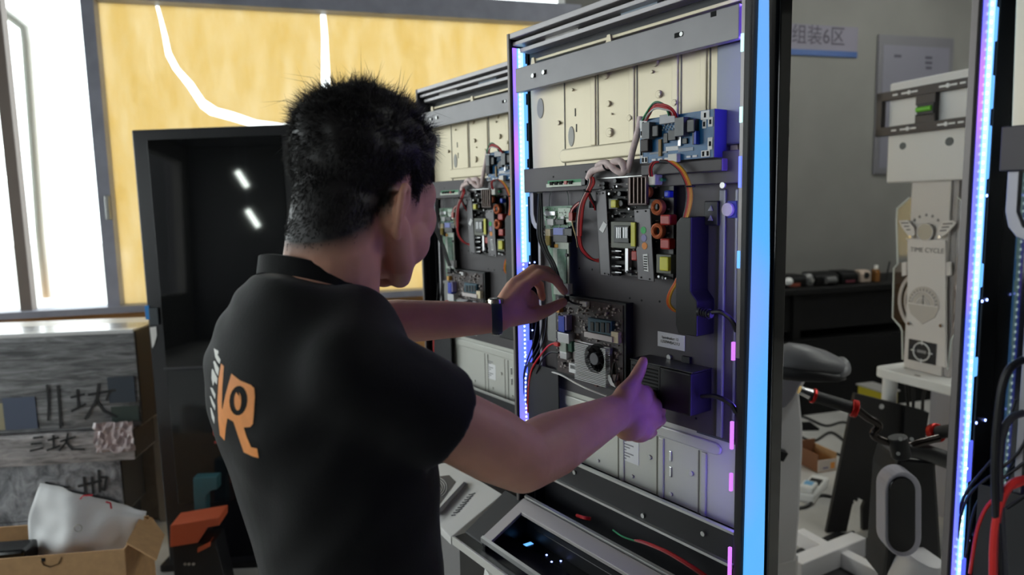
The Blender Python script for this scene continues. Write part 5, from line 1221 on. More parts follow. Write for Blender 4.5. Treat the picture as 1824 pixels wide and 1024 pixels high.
# carton in the lower left corner
CX = Frame((at(221, 975, 2.15).x, 2.15), 0.13); cxq = CX.q
ct2 = empty('carton', CX.o, CX.ang, 'open brown cardboard carton in the lower left corner, flap folded out', 'box')
hz = cxq(221, 978)[1]
MB().box((-1.0, 0, 0), (0, .006, hz)).build('front_panel', CARD, ct2, bev=.001)
CD = .23
MB().box((-.006, .006, 0), (0, CD, hz)).build('side_panel', CARD, ct2)
MB().box((-1.0, CD-.006, 0), (-.006, CD, hz+.01)).build('back_panel', CARD, ct2)
MB().box((-1.0, .006, 0), (-.994, CD-.006, hz)).build('side_panel', CARD, ct2)
MB().box((-.994, .006, 0), (-.006, CD-.006, .006)).build('bottom_panel', CARD, ct2)
fl = MB(); p = [CX.l(at(*q)) for q in ((224, 968, 2.17), (250, 920, 2.37), (270, 924, 2.40), (292, 955, 2.33), (278, 999, 2.16))]
fl.add([tuple(v) for v in p]+[(v.x+.003, v.y, v.z+.005) for v in p], [(0, 1, 2, 3, 4), (9, 8, 7, 6, 5)]+[(i, (i+1) % 5, (i+1) % 5+5, i+5) for i in range(5)]); fl.build('flap', CARD, ct2)
q0 = cxq(92, 1000); 
hp_ = [cxq(74, 999, -.001), cxq(78, 1006, -.001), cxq(90, 1010, -.001), cxq(104, 1004, -.001), cxq(110, 992, -.001)]
B = MB(); B.tube([(a[0], -.002, a[1]) for a in hp_], .002, 5); B.build('hand_hole_crease', mat('crease_brown', S(120, 92, 60), .8), ct2)
q1 = cxq(77, 997, -.001); MB().box((q1[0]-.006, -.002, q1[1]-.006), (q1[0]+.006, .001, q1[1]+.006)).build('hand_hole', HOLE, ct2, bev=.002)
# crumpled white sheet in the carton
B = MB(); nx, nz = 26, 18; gr = random.Random(8)
tl_, tr_, bl_, br_ = cxq(58, 872, .16), cxq(250, 917, .16), cxq(38, 965, .10), cxq(222, 978, .10)
for j in range(nz+1):
    for i in range(nx+1):
        s_, t = i/nx, j/nz
        u = (bl_[0]*(1-s_)+br_[0]*s_)*(1-t)+(tl_[0]*(1-s_)+tr_[0]*s_)*t; z = (hz-.10)*(1-t)+(tl_[1]*(1-s_)+tr_[1]*s_)*t
        if t > .85: z += .012*math.sin(s_*5)
        nn = noise.noise(Vector((u*7, z*9, 1.3)))+.5*noise.noise(Vector((u*16, z*16, 4)))
        B.v.append((u-.025*math.sin(t*3)*(1-s_), .12+.10*t+.045*nn-.05*math.sin(math.pi*t)*math.sin(math.pi*s_), z))
B.f = [(j*(nx+1)+i, j*(nx+1)+i+1, (j+1)*(nx+1)+i+1, (j+1)*(nx+1)+i) for j in range(nz) for i in range(nx)]
ps = B.build('packing_sheet', mat('white_foam_sheet', S(232, 232, 232), .6), None, smooth=True, ang=2); ps.location = CX.o; ps.rotation_euler = (0, 0, CX.ang)
tag(ps, 'crumpled white foam packing sheet sticking out of the brown carton', 'sheet'); b = ps.modifiers.new('s', 'SOLIDIFY'); b.thickness = .003
for (pts) in ([(138, 893), (143, 887), (160, 886)], [(184, 898), (192, 900), (194, 910)]):
    B = MB(); B.tube([(cxq(*p, .13)[0], .150, cxq(*p, .13)[1]) for p in pts], .003, 5); B.build('red_scrawl', mat('red_pen', S(190, 30, 50), .5), ps)
B = MB(); q = cxq(147, 933, .1); B.torus((q[0], .068, q[1]), .012, .002); B.build('stain_ring', mat('grey_ring', S(170, 168, 162), .6), ps)
bx = MB(); q0, q1 = cxq(-60, 1000, .05), cxq(48, 975, .05)
bx.box((q0[0], .03, hz-.14), (q1[0], .12, q1[1])); o = bx.build('black_case', BLACKG, None, bev=.01); o.location = CX.o; o.rotation_euler = (0, 0, CX.ang); tag(o, 'glossy black case lying in the brown carton, left of the white sheet', 'case')

# orange and teal pieces at the foot of the totem
og = Frame((at(303, 940, 2.62).x, 2.62), .12); oq = og.q
t = empty('orange_bracket', og.o, og.ang, 'orange wedge-shaped plastic cover on a black base, on the floor before the black screen', 'cover')
pts = [oq(303, 936), oq(303, 975), oq(352, 967), oq(369, 940), oq(391, 936), oq(391, 921)]
MB().prism(pts, 0, .12).build('wedge_cover', mat('orange_plastic', S(206, 96, 60), .5), t, bev=.003)
ptl = [oq(352, 984), oq(374, 973), oq(374, 966), oq(352, 977)]; MB().prism(ptl, -.002, .05).build('lip', MATS['orange_plastic'], t)
q = oq(304, 975); MB().prism([(q[0], .0), (q[0]+.20, .0), (q[0]+.17, oq(352, 968)[1]), (q[0], q[1])], .01, .13).build('base', BLACK, t, bev=.004)
for x in (330, 337, 345): 
    q = oq(x, 1004, .01); MB().cyl((q[0], .012, q[1]), (q[0], .006, q[1]), .006, n=8).build('bolt', STEEL, t)
tg = Frame((at(346, 900, 2.76).x, 2.76), .08); tq = tg.q
pts = [tq(344, 851), tq(344, 860), tq(347, 925), tq(367, 925), tq(367, 884), tq(376, 874), tq(387, 872), tq(387, 849)]
t2 = empty('teal_bracket', tg.o, tg.ang, 'teal hook-shaped bracket standing behind the orange cover', 'bracket')
MB().prism(pts, 0, .05).build('hook', mat('teal_plastic', S(52, 96, 104), .5), t2, bev=.003)
q = tq(347, 925); MB().box((q[0], .0, 0), (q[0]+.05, .05, q[1])).build('foot', DARKM, t2)
B = MB(); cxy = [at(x, y, 2.70) for x, y in ((384, 778), (376, 779), (374, 787), (381, 792), (382, 800), (374, 802))]
cxy = [(KI.l(at(x, y, 2.82)).x, -.0085, KI.l(at(x, y, 2.82)).z) for x, y in ((384, 778), (376, 779), (374, 787), (381, 792), (382, 800), (374, 802))]
lean(B.tube(catmull(cxy, 5), .006, 6).build('red_emblem', mat('red_dull', S(150, 46, 34), .5), ki, smooth=True))

# ------------------------------------------------------------------ right side
B = MB()
KA = Frame((at_z(1608, 655, .76).x, at_z(1608, 655, .76).y), math.atan2(-.935, .355)); aq = KA.q
DEP = at_z(1608, 655, .76).y
kt = empty('pillar_stand', KA.o, KA.ang, 'white ornamental pillar with screen mount on its head, standing on the white table', 'stand')
WH = WHITEP
def A4(pts, y0, th): return MB().prism([aq(px, py, y0) for px, py in pts][::-1], y0, y0+th)
def AR(pts, y):
    q = [aq(px, py, y) for px, py in pts]; return min(p[0] for p in q), max(p[0] for p in q), min(p[1] for p in q), max(p[1] for p in q)
a = AR([(1620, 330), (1694, 330)], 0)
u0p, u1p = aq(1612, 500)[0], aq(1688, 500)[0]
zT = .762
q1 = aq(1620, 328); q2 = aq(1688, 328)
MB().box((u0p+.012, 0, zT), (u1p-.006, .05, q1[1]+.1)).build('column', mat('pillar_white', S(214, 208, 204), .45), kt, bev=.003)
MB().box((u1p-.006, .01, zT), (u1p+.022, .06, q1[1]+.1)).build('column_side', mat('pillar_side', S(170, 164, 162), .5), kt, bev=.003)
# head box
hL, hR = aq(1590, 240)[0], aq(1590, 240)[0]+.50
hT, hB = aq(1592, 150)[1], aq(1588, 326)[1]
MB().box((hL, -.03, hB), (hR, .10, hT)).build('head_box', mat('head_white', S(222, 220, 218), .4), kt, bev=.008)
for px, py, r in ((1608, 260, .016), (1691, 252, .018)):
    q = aq(px, py, -.031); MB().cyl((q[0], -.029, q[1]), (q[0], -.0325, q[1]), r, n=18).build('round_hole', mat('hole_grey', S(92, 96, 98), .6), kt)
# screen mount on the head
mt0, mt1 = aq(1563, 205, -.05)[0], aq(1563, 205, -.05)[0]+.62
mT, mB = aq(1566, 167, -.05)[1], aq(1563, 244, -.05)[1]
MTM = mat('mount_brown_black', S(58, 52, 52), .45, metal=.3)
hb = (mT-mB)
mt = MB(); mt.box((mt0, -.06, mT-hb*.20), (mt1, -.033, mT)); mt = mt.build('mount_rail', MTM, kt, bev=.002)
mt_ = MB(); mt_.box((mt0, -.06, mB), (mt1, -.033, mB+hb*.20)); mt2 = mt_.build('mount_rail', MTM, kt, bev=.002)
MB().box((mt0, -.06, mB), (mt0+.03, -.033, mT)).build('mount_end', MTM, kt, bev=.002)
c0, c1 = aq(1632, 205, -.05)[0], aq(1667, 205, -.05)[0]
MB().box((c0, -.058, mB+.005), (c1, -.033, mT-.005)).build('mount_plate', MTM, kt, bev=.002)
for par, zc_ in ((mt, mT-hb*.10), (mt2, mB+hb*.10)):
    for px in (1593, 1618, 1686, 1712):
        q = aq(px, 200, -.061); w_ = .013 if px in (1593, 1712) else .040
        MB().box((q[0]-w_, -.0615, zc_-.004), (q[0]+w_, -.0595, zc_+.004)).build('slot', LABEL, par, bev=.002)
        if w_ > .02: MB().cyl((q[0], -.0605, zc_), (q[0], -.064, zc_), .009, n=12).build('washer', LABEL, par)
q = aq(1649, 194, -.06); lv = MB().box((q[0]-.042, -.068, q[1]-.024), (q[0]+.042, -.058, q[1]+.024)).build('spirit_level', BLACK, kt, bev=.003)
MB().cyl((q[0]-.034, -.070, q[1]), (q[0]+.034, -.070, q[1]), .011, n=12).build('green_vial', mat('green_vial', S(110, 190, 60), .2), lv, smooth=True)
MB().box((q[0]-.040, -.071, q[1]-.02), (q[0]-.035, -.067, q[1]+.02)).build('vial_mark', LABEL, lv)
# ornament plates
PLW = mat('ornament_white', S(224, 218, 214), .45)
YO = -.012
A4([(1612, 425), (1616, 428), (1617, 640), (1684, 655), (1684, 430), (1683, 428), (1616, 426)], YO, .012).build('face_plate', PLW, kt, bev=.002)
for (px0, px1) in ((1606, 1614), (1684, 1693)):
    A4([(px0, 468), (px1, 466), (px1, 490), (px0, 492)], YO+.004, .008).build('face_tab', PLW, kt, bev=.001)
wing = [(1601, 393), (1617, 392), (1622, 398), (1628, 405), (1630, 418), (1622, 424), (1616, 418), (1606, 405)]
A4(wing, YO-.006, .006).build('wing', PLW, kt, bev=.001)
A4([(1680, 393), (1698, 393), (1703, 397), (1686, 417), (1676, 423), (1668, 416), (1671, 405)], YO-.006, .006).build('wing', PLW, kt, bev=.001)
FEA = mat('feather_grey', S(120, 114, 112), .6)
for s_ in ([(1606, 397), (1618, 397)], [(1611, 403), (1619, 403)], [(1615, 409), (1621, 409)], [(1680, 399), (1696, 398)], [(1678, 405), (1690, 404)], [(1675, 411), (1685, 410)]):
    B = MB(); B.strip([aq(*p, YO-.0062) for p in s_], .006, YO-.0062); B.build('feather_slot', FEA, kt)
q = aq(1648, 413, YO); B = MB(); B.cyl((q[0], YO+.001, q[1]), (q[0], YO-.003, q[1]), .036, n=28); B.build('round_boss', mat('boss_cream', S(196, 186, 168), .6), kt, smooth=True)
MB().torus((q[0], YO-.002, q[1]), .038, .003, nu=28).build('boss_ring', PLW, kt, smooth=True)
for px, py in ((1629, 392), (1638, 386), (1650, 383), (1661, 385), (1671, 392)):
    q = aq(px, py, -.001); s_ = [(q[0]+r_*math.sin(k*math.pi/5), q[1]+r_*math.cos(k*math.pi/5)) for k, r_ in enumerate([.008, .0034]*5)]
    MB().prism(s_[::-1], -.002, .001).build('star', FEA, kt)
for px, py in ((1622, 422), (1674, 422), (1619, 576), (1676, 580)):
    q = aq(px, py, YO-.006); MB().cyl((q[0], YO, q[1]), (q[0], YO-.010, q[1]), .007, n=12).build('cap_nut', CHROME, kt, smooth=True)
q = aq(1651, 446, YO); text('lettering', 'TIME CYCLE', .030, (q[0], YO-.001, q[1]), mat('engraved_grey', S(120, 112, 110), .6), kt, sx=1.0)
# dial
q = aq(1645, 540, YO); B = MB(); arc = [(q[0]+.075*math.cos(t_), q[1]+.075*math.sin(t_)) for t_ in np.linspace(0, math.pi, 22)]
B.prism((arc+[(q[0]-.075, q[1]-.015), (q[0]-.06, q[1]-.055), (q[0], q[1]-.095), (q[0]+.06, q[1]-.055), (q[0]+.075, q[1]-.015)])[::-1], YO-.003, YO+.001); B.build('dial_plate', mat('dial_cream', S(198, 190, 182), .55), kt, bev=.001)
for R_, r_ in ((.058, .003), (.030, .0025), (.020, .002)):
    pts = [(q[0]+R_*math.cos(t_), YO-.004, q[1]-.006+R_*math.sin(t_)) for t_ in np.linspace(0, math.pi, 20)]; MB().tube(pts, r_, 6).build('dial_arc', PLW, kt, smooth=True)
for k in range(13):
    t_ = math.pi*(k+.5)/13; c_, s_ = math.cos(t_), math.sin(t_); B = MB(); B.strip([(q[0]+.060*c_, q[1]-.006+.060*s_), (q[0]+.070*c_, q[1]-.006+.070*s_)], .004, YO-.0035); B.build('dial_tick', FEA, kt)
MB().box((q[0]-.075, YO-.006, q[1]-.010), (q[0]+.075, YO-.002, q[1]-.004)).build('dial_bar', PLW, kt); MB().box((q[0]-.002, YO-.006, q[1]-.006), (q[0]+.002, YO-.003, q[1]+.036)).build('needle', FEA, kt)
# big ring behind the column and side outlines in clear acrylic
MB().torus((q[0], .022, q[1]), .150, .009, nu=40, sx=.6).build('rear_ring', PLW, kt, smooth=True); MB().torus((q[0], .022, q[1]), .122, .005, nu=40).build('rear_ring', PLW, kt, smooth=True)
ACR = mat('acrylic_edge', S(226, 232, 226), .2)
ln = [(1620, 352), (1598, 372), (1597, 392), (1599, 470), (1592, 478), (1590, 566), (1604, 582), (1607, 590), (1608, 640)]
pts = [(aq(*p, .01)[0], .01, aq(*p, .01)[1]) for p in ln]; MB().tube(pts, .004, 6).build('acrylic_outline', ACR, kt)
um = (u0p+u1p)/2+.006
MB().tube([(2*um-p[0], p[1], p[2]) for p in pts], .004, 6).build('acrylic_outline', ACR, kt)
ap = bpy.data.materials.new('clear_acrylic'); ap.use_nodes = True; nt = ap.node_tree; nt.nodes.clear(); o_ = nt.nodes.new('ShaderNodeOutputMaterial'); m_ = nt.nodes.new('ShaderNodeMixShader'); t_ = nt.nodes.new('ShaderNodeBsdfTransparent'); g_ = nt.nodes.new('ShaderNodeBsdfGlossy'); m_.inputs[0].default_value = .10; g_.inputs['Roughness'].default_value = .05
nt.links.new(t_.outputs[0], m_.inputs[1]); nt.links.new(g_.outputs[0], m_.inputs[2]); nt.links.new(m_.outputs[0], o_.inputs[0])
w1 = [(p[0], p[2]) for p in pts]; w2 = [(2*um-p[0], p[2]) for p in pts]
MB().prism(w1[::-1]+w2, .008, .012).build('acrylic_back', ap, kt)
# black badge
a = AR([(1619, 612), (1667, 612), (1667, 640), (1619, 640)], YO-.001); qb = ((a[0]+a[1])/2, (a[2]+a[3])/2)
MB().box((a[0], YO-.004, a[2]), (a[1], YO-.0005, a[3])).build('badge', BLACK, kt, bev=.002)
MB().torus((qb[0], YO-.005, qb[1]), .040, .0035, nu=28).build('badge_ring', LABEL, kt, smooth=True)
for k in range(4):
    c_, s_ = math.cos(k*math.pi/2), math.sin(k*math.pi/2); B = MB(); B.strip([(qb[0]+.034*c_, qb[1]+.034*s_), (qb[0]+.052*c_, qb[1]+.052*s_)], .006, YO-.005); B.build('badge_tick', LABEL, kt)
MB().box((qb[0]-.022, YO-.0052, qb[1]-.006), (qb[0]+.022, YO-.004, qb[1]+.007)).build('badge_text', mat('badge_grey', S(150, 150, 150), .6), kt)
# table
tb = empty('white_table', KA.o, KA.ang, 'white rounded table with panel legs under the ornamental pillar', 'table')
u0 = aq(1564, 657, -.06)[0]; TW = MAT = mat('table_white', S(236, 236, 234), .3)
def rrect(x0, y0, x1, y1, r, n=5):
    out = []
    for cx, cy, a0 in ((x1-r, y1-r, 0), (x0+r, y1-r, 90), (x0+r, y0+r, 180), (x1-r, y0+r, 270)):
        out += [(cx+r*math.cos(math.radians(a0+90*k/n)), cy+r*math.sin(math.radians(a0+90*k/n))) for k in range(n+1)]
    return out
MB().prism_z(rrect(u0, -.10, u0+.62, .32, .05), .715, .76).build('table_top', TW, tb, bev=.006)
MB().cyl((u0+.055, -.045, 0), (u0+.055, -.045, .715), .032, n=18).build('leg', TW, tb, smooth=True); MB().cyl((u0+.565, -.045, 0), (u0+.565, -.045, .715), .032, n=18).build('leg', TW, tb, smooth=True)
MB().box((u0+.03, .26, 0), (u0+.59, .29, .715)).build('back_panel', mat('table_panel_lilac', S(186, 184, 192), .5), tb)
q = aq(1635, 661, -.07); MB().box((u0+.20, -.075, .760), (u0+.225, -.063, .7615)).build('screw_cap', FEA, tb)
for i, (xs, dd) in enumerate((((1614, 1616, 1622), 0), ((1626, 1627, 1624), .05), ((1651, 1644, 1642), .09))):
    pts = [at(xs[0], 682, DEP+.05+dd), at(xs[1], 710, DEP+.06+dd), at(xs[2], 765, DEP+.06+dd)]
    o = MB().tube(catmull(pts, 5), .0075, 7).build('black_cable', BLKW, smooth=True); tag(o, ['first black cable hanging under the white table, nearest its round leg', 'second black cable hanging under the white table', 'third black cable under the white table, curving outward'][i], 'cable', 'cables under the white table')

# workbench with clutter against the grey wall
BN = Frame((at(1398, 515, 4.75).x, at(1398, 515, 4.75).y), .279); bq = BN.q
bn = empty('workbench', BN.o, BN.ang, 'long black workbench along the grey wall, cluttered with small gear', 'bench')
zb = bq(1480, 512)[1]
BB = mat('bench_black', S(6, 6, 7), .6, nz=.2, ns=8, spec=.2)
MB().box((-1.3, 0, zb-.04), (1.6, .62, zb)).build('bench_top', BB, bn, bev=.006)
MB().box((-1.28, .05, .62), (1.58, .07, zb-.04)).build('apron', BB, bn)
MB().box((-1.28, .02, .0), (1.58, .58, .55)).build('shelf_box', mat('bench_skirt', S(5, 5, 6), .7, spec=.2), bn)
MB().box((-1.28, .40, .55), (1.58, .58, .62)).build('shelf', BB, bn)
for u in (-1.2, .1, 1.5): MB().box((u, .03, .55), (u+.06, .09, zb-.04)).build('leg', BB, bn)
def clutter(name, x0, x1, y0, M, h0, label, dep=.16, yy=.12, bev=.012, extra=None):
    a_, b_ = bq(x0, 505, yy)[0], bq(x1, 505, yy)[0]
    t = empty(name, BN.w((a_+b_)/2, yy, zb), BN.ang, label, name.split('_')[-1])
    h = bq(x0, y0, yy)[1]-zb; w_ = (b_-a_)/2
    MB().prism_x([(0, 0), (dep, 0), (dep, h), (dep*.3, h), (0, h*.75)], -w_, w_).build('body', M, t, bev=bev)
    if extra: extra(t, w_, h)
    return t
clutter('black_bag', 1400, 1438, 492, BB, 0, 'black bag with a red tag at the bench end next to the glowing band', extra=lambda t, w_, h: (MB().box((-w_*.7, -.006, .006), (w_*.3, .002, h*.35)).build('red_tag', mat('red_tag', S(110, 50, 34), .6), t), MB().ell((-w_*.85, -.01, h*.55), .03).build('white_cap', LABEL, t, smooth=True)))
clutter('grey_clamp', 1438, 1450, 488, mat('clamp_grey', S(110, 110, 110), .4, metal=.4), 0, 'small grey clamp on the bench beside the black bag', .06, extra=lambda t, w_, h: MB().cyl((0, -.02, h*.5), (0, .05, h*.5), .014).build('screw_handle', STEEL, t))
clutter('black_stapler', 1453, 1496, 487, BB, 0, 'black machine with a grey spool in its middle, on the bench', extra=lambda t, w_, h: (MB().cyl((-w_*.3, -.01, h*.4), (w_*.5, -.01, h*.4), .028).build('spool', mat('spool_grey', S(84, 84, 84), .5), t, smooth=True),))
clutter('black_case', 1500, 1530, 484, BB, 0, 'black case with a dark red strip standing on the bench', extra=lambda t, w_, h: (MB().box((-w_*.6, -.004, h*.12), (w_*.5, .002, h*.3)).build('red_strip', mat('dark_red_strip', S(90, 30, 44), .6), t),))
clutter('cream_roll', 1534, 1552, 482, mat('cream_roll', S(170, 152, 138), .7), 0, 'cream roll with a dark core lying on the bench', .08, extra=lambda t, w_, h: MB().cyl((0, -.004, h*.6), (0, .01, h*.6), h*.25, n=14).build('core', HOLE, t))
tw = clutter('brown_bottle', 1560, 1568, 480, mat('amber_glass', S(120, 80, 40), .2), 0, 'small amber bottle standing on the bench near the white pillar', .05, bev=.006, extra=lambda t, w_, h: MB().cyl((0, .025, h), (0, .025, h+.03), .014).build('cap', WHITEW, t))
o = MB().cyl(BN.w(bq(1578, 495, .2)[0], .2, zb), BN.w(bq(1578, 495, .2)[0]+.03, .2, bq(1577, 466, .2)[1]), .006, n=8).build('thin_rod', BLKW); tag(o, 'thin dark rod standing up on the bench by the white pillar', 'rod')

# ---- toy-like exercise bike seen between the cabinets
bk = empty('ride_bike', (at_z(1470, 960, .05).x, at_z(1470, 960, .05).y, 0), 0, 'white ride-on bike frame with dark saddle, red-ringed grips and pale-rimmed oval front', 'bike')
BO = Vector(bk.location)
def bb(mb, name, M, parent=bk, **k): mb.v = [tuple(Vector(v)-BO) for v in mb.v]; return mb.build(name, M, parent, **k)
BW = mat('bike_white', S(246, 244, 246), .4); SAD = mat('saddle_grey', S(112, 112, 116), .42)
sd_ = 2.35
# saddle: lofted along its length
B = MB(); rings = []
for (x, yt, yb, hw) in ((1372, 640, 665, .02), (1385, 618, 668, .055), (1410, 611, 668, .085), (1440, 615, 668, .10), (1470, 624, 668, .10), (1490, 634, 668, .075), (1500, 642, 666, .04)):
    p0, p1 = at(x, yt, sd_), at(x, yb, sd_); c_ = (p0+p1)/2; h = (p0.z-p1.z)/2
    rings.append([c_+Vector((0, hw*math.cos(t), h*math.sin(t))) for t in np.linspace(0, 2*math.pi, 21)[:-1]])
B.loft(rings); sdl = bb(B, 'saddle', SAD, smooth=True, ang=1.5)
B = MB(); rings = []
for (x, yt, yb, hw) in ((1372, 646, 670, .022), (1385, 642, 672, .060), (1410, 643, 673, .091), (1440, 646, 672, .106), (1470, 652, 671, .106), (1488, 656, 670, .080)):
    p0, p1 = at(x, yt, sd_), at(x, yb, sd_); c_ = (p0+p1)/2; h = (p0.z-p1.z)/2
    rings.append([c_+Vector((0, hw*math.copysign(abs(math.cos(t))**.6, math.cos(t)), h*math.copysign(abs(math.sin(t))**.6, math.sin(t)))) for t in np.linspace(0, 2*math.pi, 25)[:-1]])
B.loft(rings); bb(B, 'saddle_underside', mat('saddle_underside_shade', S(24, 24, 28), .5), smooth=True, ang=1.2)  # dark lower piece stands in for the shade under the saddle
B = MB(); rings = []
for (x, yt, yb, hw) in ((1474, 652, 670, .085), (1488, 640, 670, .078), (1503, 636, 668, .05)):
    p0, p1 = at(x, yt, sd_-.01), at(x, yb, sd_-.01); c_ = (p0+p1)/2; h = (p0.z-p1.z)/2
    rings.append([c_+Vector((0, hw*1.06*math.cos(t), h*math.sin(t))) for t in np.linspace(0, 2*math.pi, 21)[:-1]])
B.loft(rings); bb(B, 'saddle_cap', mat('saddle_cap', S(120, 120, 124), .4), parent=bk, smooth=True, ang=1.2)
def slab(pts, d, th, name, M, **k):
    B = MB(); lo = [at(x, y, d) for x, y in pts]; hi = [p+Vector((0.1*th, th, 0)) for p in lo]; n = len(pts)
    B.add(lo+hi, [tuple(range(n)), tuple(range(2*n-1, n-1, -1))]+[(i, i+n, (i+1) % n+n, (i+1) % n) for i in range(n)]); return bb(B, name, M, **k)
slab([(1380, 655), (1432, 662), (1440, 672), (1424, 700), (1430, 760), (1430, 800), (1424, 925), (1418, 1000), (1380, 1010)], 2.5, .16, 'rear_column', BW, bev=.008)
slab([(1380, 668), (1436, 668), (1412, 712), (1400, 726), (1380, 730)], 2.44, .06, 'seat_bracket', mat('bike_lilac', S(184, 182, 196), .4), bev=.006)
slab([(1380, 800), (1404, 808), (1396, 822), (1380, 820)], 2.46, .05, 'black_insert', BLACK)
# base bars on the floor
def bar(p, q, w_, h_, name, M):
    a_, b_ = at_z(p[0], p[1], h_), at_z(q[0], q[1], h_); d = (b_-a_).normalized(); s_ = Vector((-d.y, d.x, 0))*w_/2
    B = MB(); B.hexa([Vector((v.x, v.y, 0)) for v in (a_-s_, b_-s_, b_+s_, a_+s_)]+[v for v in (a_-s_, b_-s_, b_+s_, a_+s_)]); return bb(B, name, M, bev=.004)
bar((1416, 998), (1530, 952), .07, .09, 'base_bar', BW); bar((1424, 942), (1478, 972), .05, .07, 'base_bar', BW); bar((1502, 980), (1600, 1030), .05, .07, 'base_bar', BW)
# handlebar
hd = 2.05
def hpnt(x, y, dd=0): return at(x, y, hd+dd)
bb(MB().cyl(hpnt(1442, 703, .03), hpnt(1520, 727, 0), .0185, .0195, 18), 'grip', mat('grip_black', S(26, 26, 28), .6), smooth=True, bev=.002)
bb(MB().cyl(hpnt(1446, 704, .03), hpnt(1452, 706, .028), .024, n=18), 'grip_ring', REDM, smooth=True, bev=.002); bb(MB().cyl(hpnt(1516, 726, .002), hpnt(1528, 729, -.004), .028, n=20), 'grip_ring', REDM, smooth=True, bev=.004)
bb(MB().cyl(hpnt(1527, 729, -.004), hpnt(1530, 730, -.006), .014, n=14), 'grip_bolt', STEEL, smooth=True); bb(MB().cyl(hpnt(1424, 694, .034), hpnt(1444, 702, .03), .014, .018, 12), 'bar_end', CHROME, smooth=True)
BARM = mat('bar_black_chrome', S(70, 64, 62), .2, metal=.9)
pts = [hpnt(1528, 730), hpnt(1546, 744), hpnt(1560, 752), hpnt(1565, 760), hpnt(1556, 770), hpnt(1562, 780), hpnt(1590, 790), hpnt(1615, 795), hpnt(1640, 788), hpnt(1672, 780)]
bb(MB().tube(catmull(pts, 5), .012, 12), 'handlebar', BARM, smooth=True)
bb(MB().cyl(hpnt(1598, 778, -.01), hpnt(1606, 814, -.01), .028, n=16), 'stem_clamp', BLACK, smooth=True, bev=.004)
for x, y in ((1604, 782), (1624, 782), (1600, 808)): bb(MB().cyl(hpnt(x, y, -.035), hpnt(x, y, -.05), .006, n=8), 'clamp_bolt', STEEL)
bb(MB().tube([hpnt(1612, 800), hpnt(1650, 806, .02), hpnt(1690, 820, .05)], [.022, .026, .028], 14), 'stem', BLACK, smooth=True)
bb(MB().cyl(hpnt(1662, 772, .05), hpnt(1672, 770, .03), .030, n=20), 'grip_ring', REDM, smooth=True, bev=.004); bb(MB().cyl(hpnt(1672, 770, .03), hpnt(1700, 766, -.02), .020, n=16), 'grip', MATS['grip_black'], smooth=True)
# front column, pale-rimmed oval, white cowl
slab([(1600, 815), (1668, 820), (1680, 1010), (1660, 1040), (1575, 1040), (1580, 990), (1590, 850)], 2.10, .16, 'front_column', BLACK, bev=.012)
def oval(x0, x1, y0, y1, d, n=14):
    rx = (x1-x0)/2; out = []
    for t in np.linspace(math.pi, 0, n): out.append((x0+rx+rx*math.cos(t), y0+rx*1.05-rx*1.05*math.sin(t)))
    for t in np.linspace(0, -math.pi, n): out.append((x0+rx+rx*math.cos(t), y1-rx*1.05-rx*1.05*math.sin(t)))
    return out
slab(oval(1577, 1642, 841, 992, 0), 2.03, .07, 'oval_rim', mat('oval_rim_lilac', S(196, 194, 208), .35), bev=.004)
slab(oval(1584, 1631, 850, 984, 0), 2.022, .02, 'oval_face', mat('oval_face', S(8, 8, 14), .12), bev=.002)
B = MB(); rings = []
for (y, x0, x1) in ((986, 1618, 1660), (1000, 1604, 1680), (1030, 1588, 1700), (1080, 1570, 1720)):
    a_, b_ = at(x0, y, 2.06), at(x1, y, 2.06); c_ = (a_+b_)/2; w_ = (b_-a_).length/2
    rings.append([c_+Vector((w_*math.cos(t), .09*math.sin(t), 0)) for t in np.linspace(0, 2*math.pi, 25)[:-1]])
B.loft(rings); bb(B, 'front_cowl', BW, smooth=True)
q0 = at(1640, 1060, 2.1); bb(MB().box((q0.x-.08, q0.y-.05, 0), (q0.x+.08, q0.y+.12, q0.z+.02)), 'front_foot', BLACK, bev=.01)
q0 = at(1430, 1000, 2.5); bb(MB().box((q0.x-.10, q0.y+.01, 0), (q0.x-.01, q0.y+.15, q0.z+.02)), 'rear_foot', BW, bev=.01)

# black leaning board with a slot
LB = Frame((at_z(1478, 962, .0).x, 3.05), .10); lq = LB.q
bd_ = empty('slotted_board', (LB.o[0], LB.o[1], 0), LB.ang, 'black board with a square-topped slot standing behind the bike handlebar', 'board')
def lz(px, py): u, z = lq(px, py); return (u, max(z, .002))
pts = [lz(1523, 700), lz(1650, 732), lz(1650, 800), lz(1645, 950), lz(1536, 960), lz(1536, 905), lz(1541, 893), lz(1527, 886), lz(1520, 892), lz(1508, 955), lz(1472, 958)]
PB = mat('board_black', S(34, 32, 33), .55)
MB().prism(pts[::-1], 0, .02).build('panel', PB, bd_, bev=.002)
pts = [lz(1608, 722), lz(1650, 733), lz(1640, 800), lz(1604, 800)]; MB().prism(pts[::-1], -.02, .0).build('panel_block', DARKM, bd_, bev=.002)
q = lq(1570, 724); MB().cyl((q[0], .001, q[1]), (q[0], -.003, q[1]), .012, n=14).build('white_dot', LABEL, bd_)
zmin = lq(1490, 956)[1]
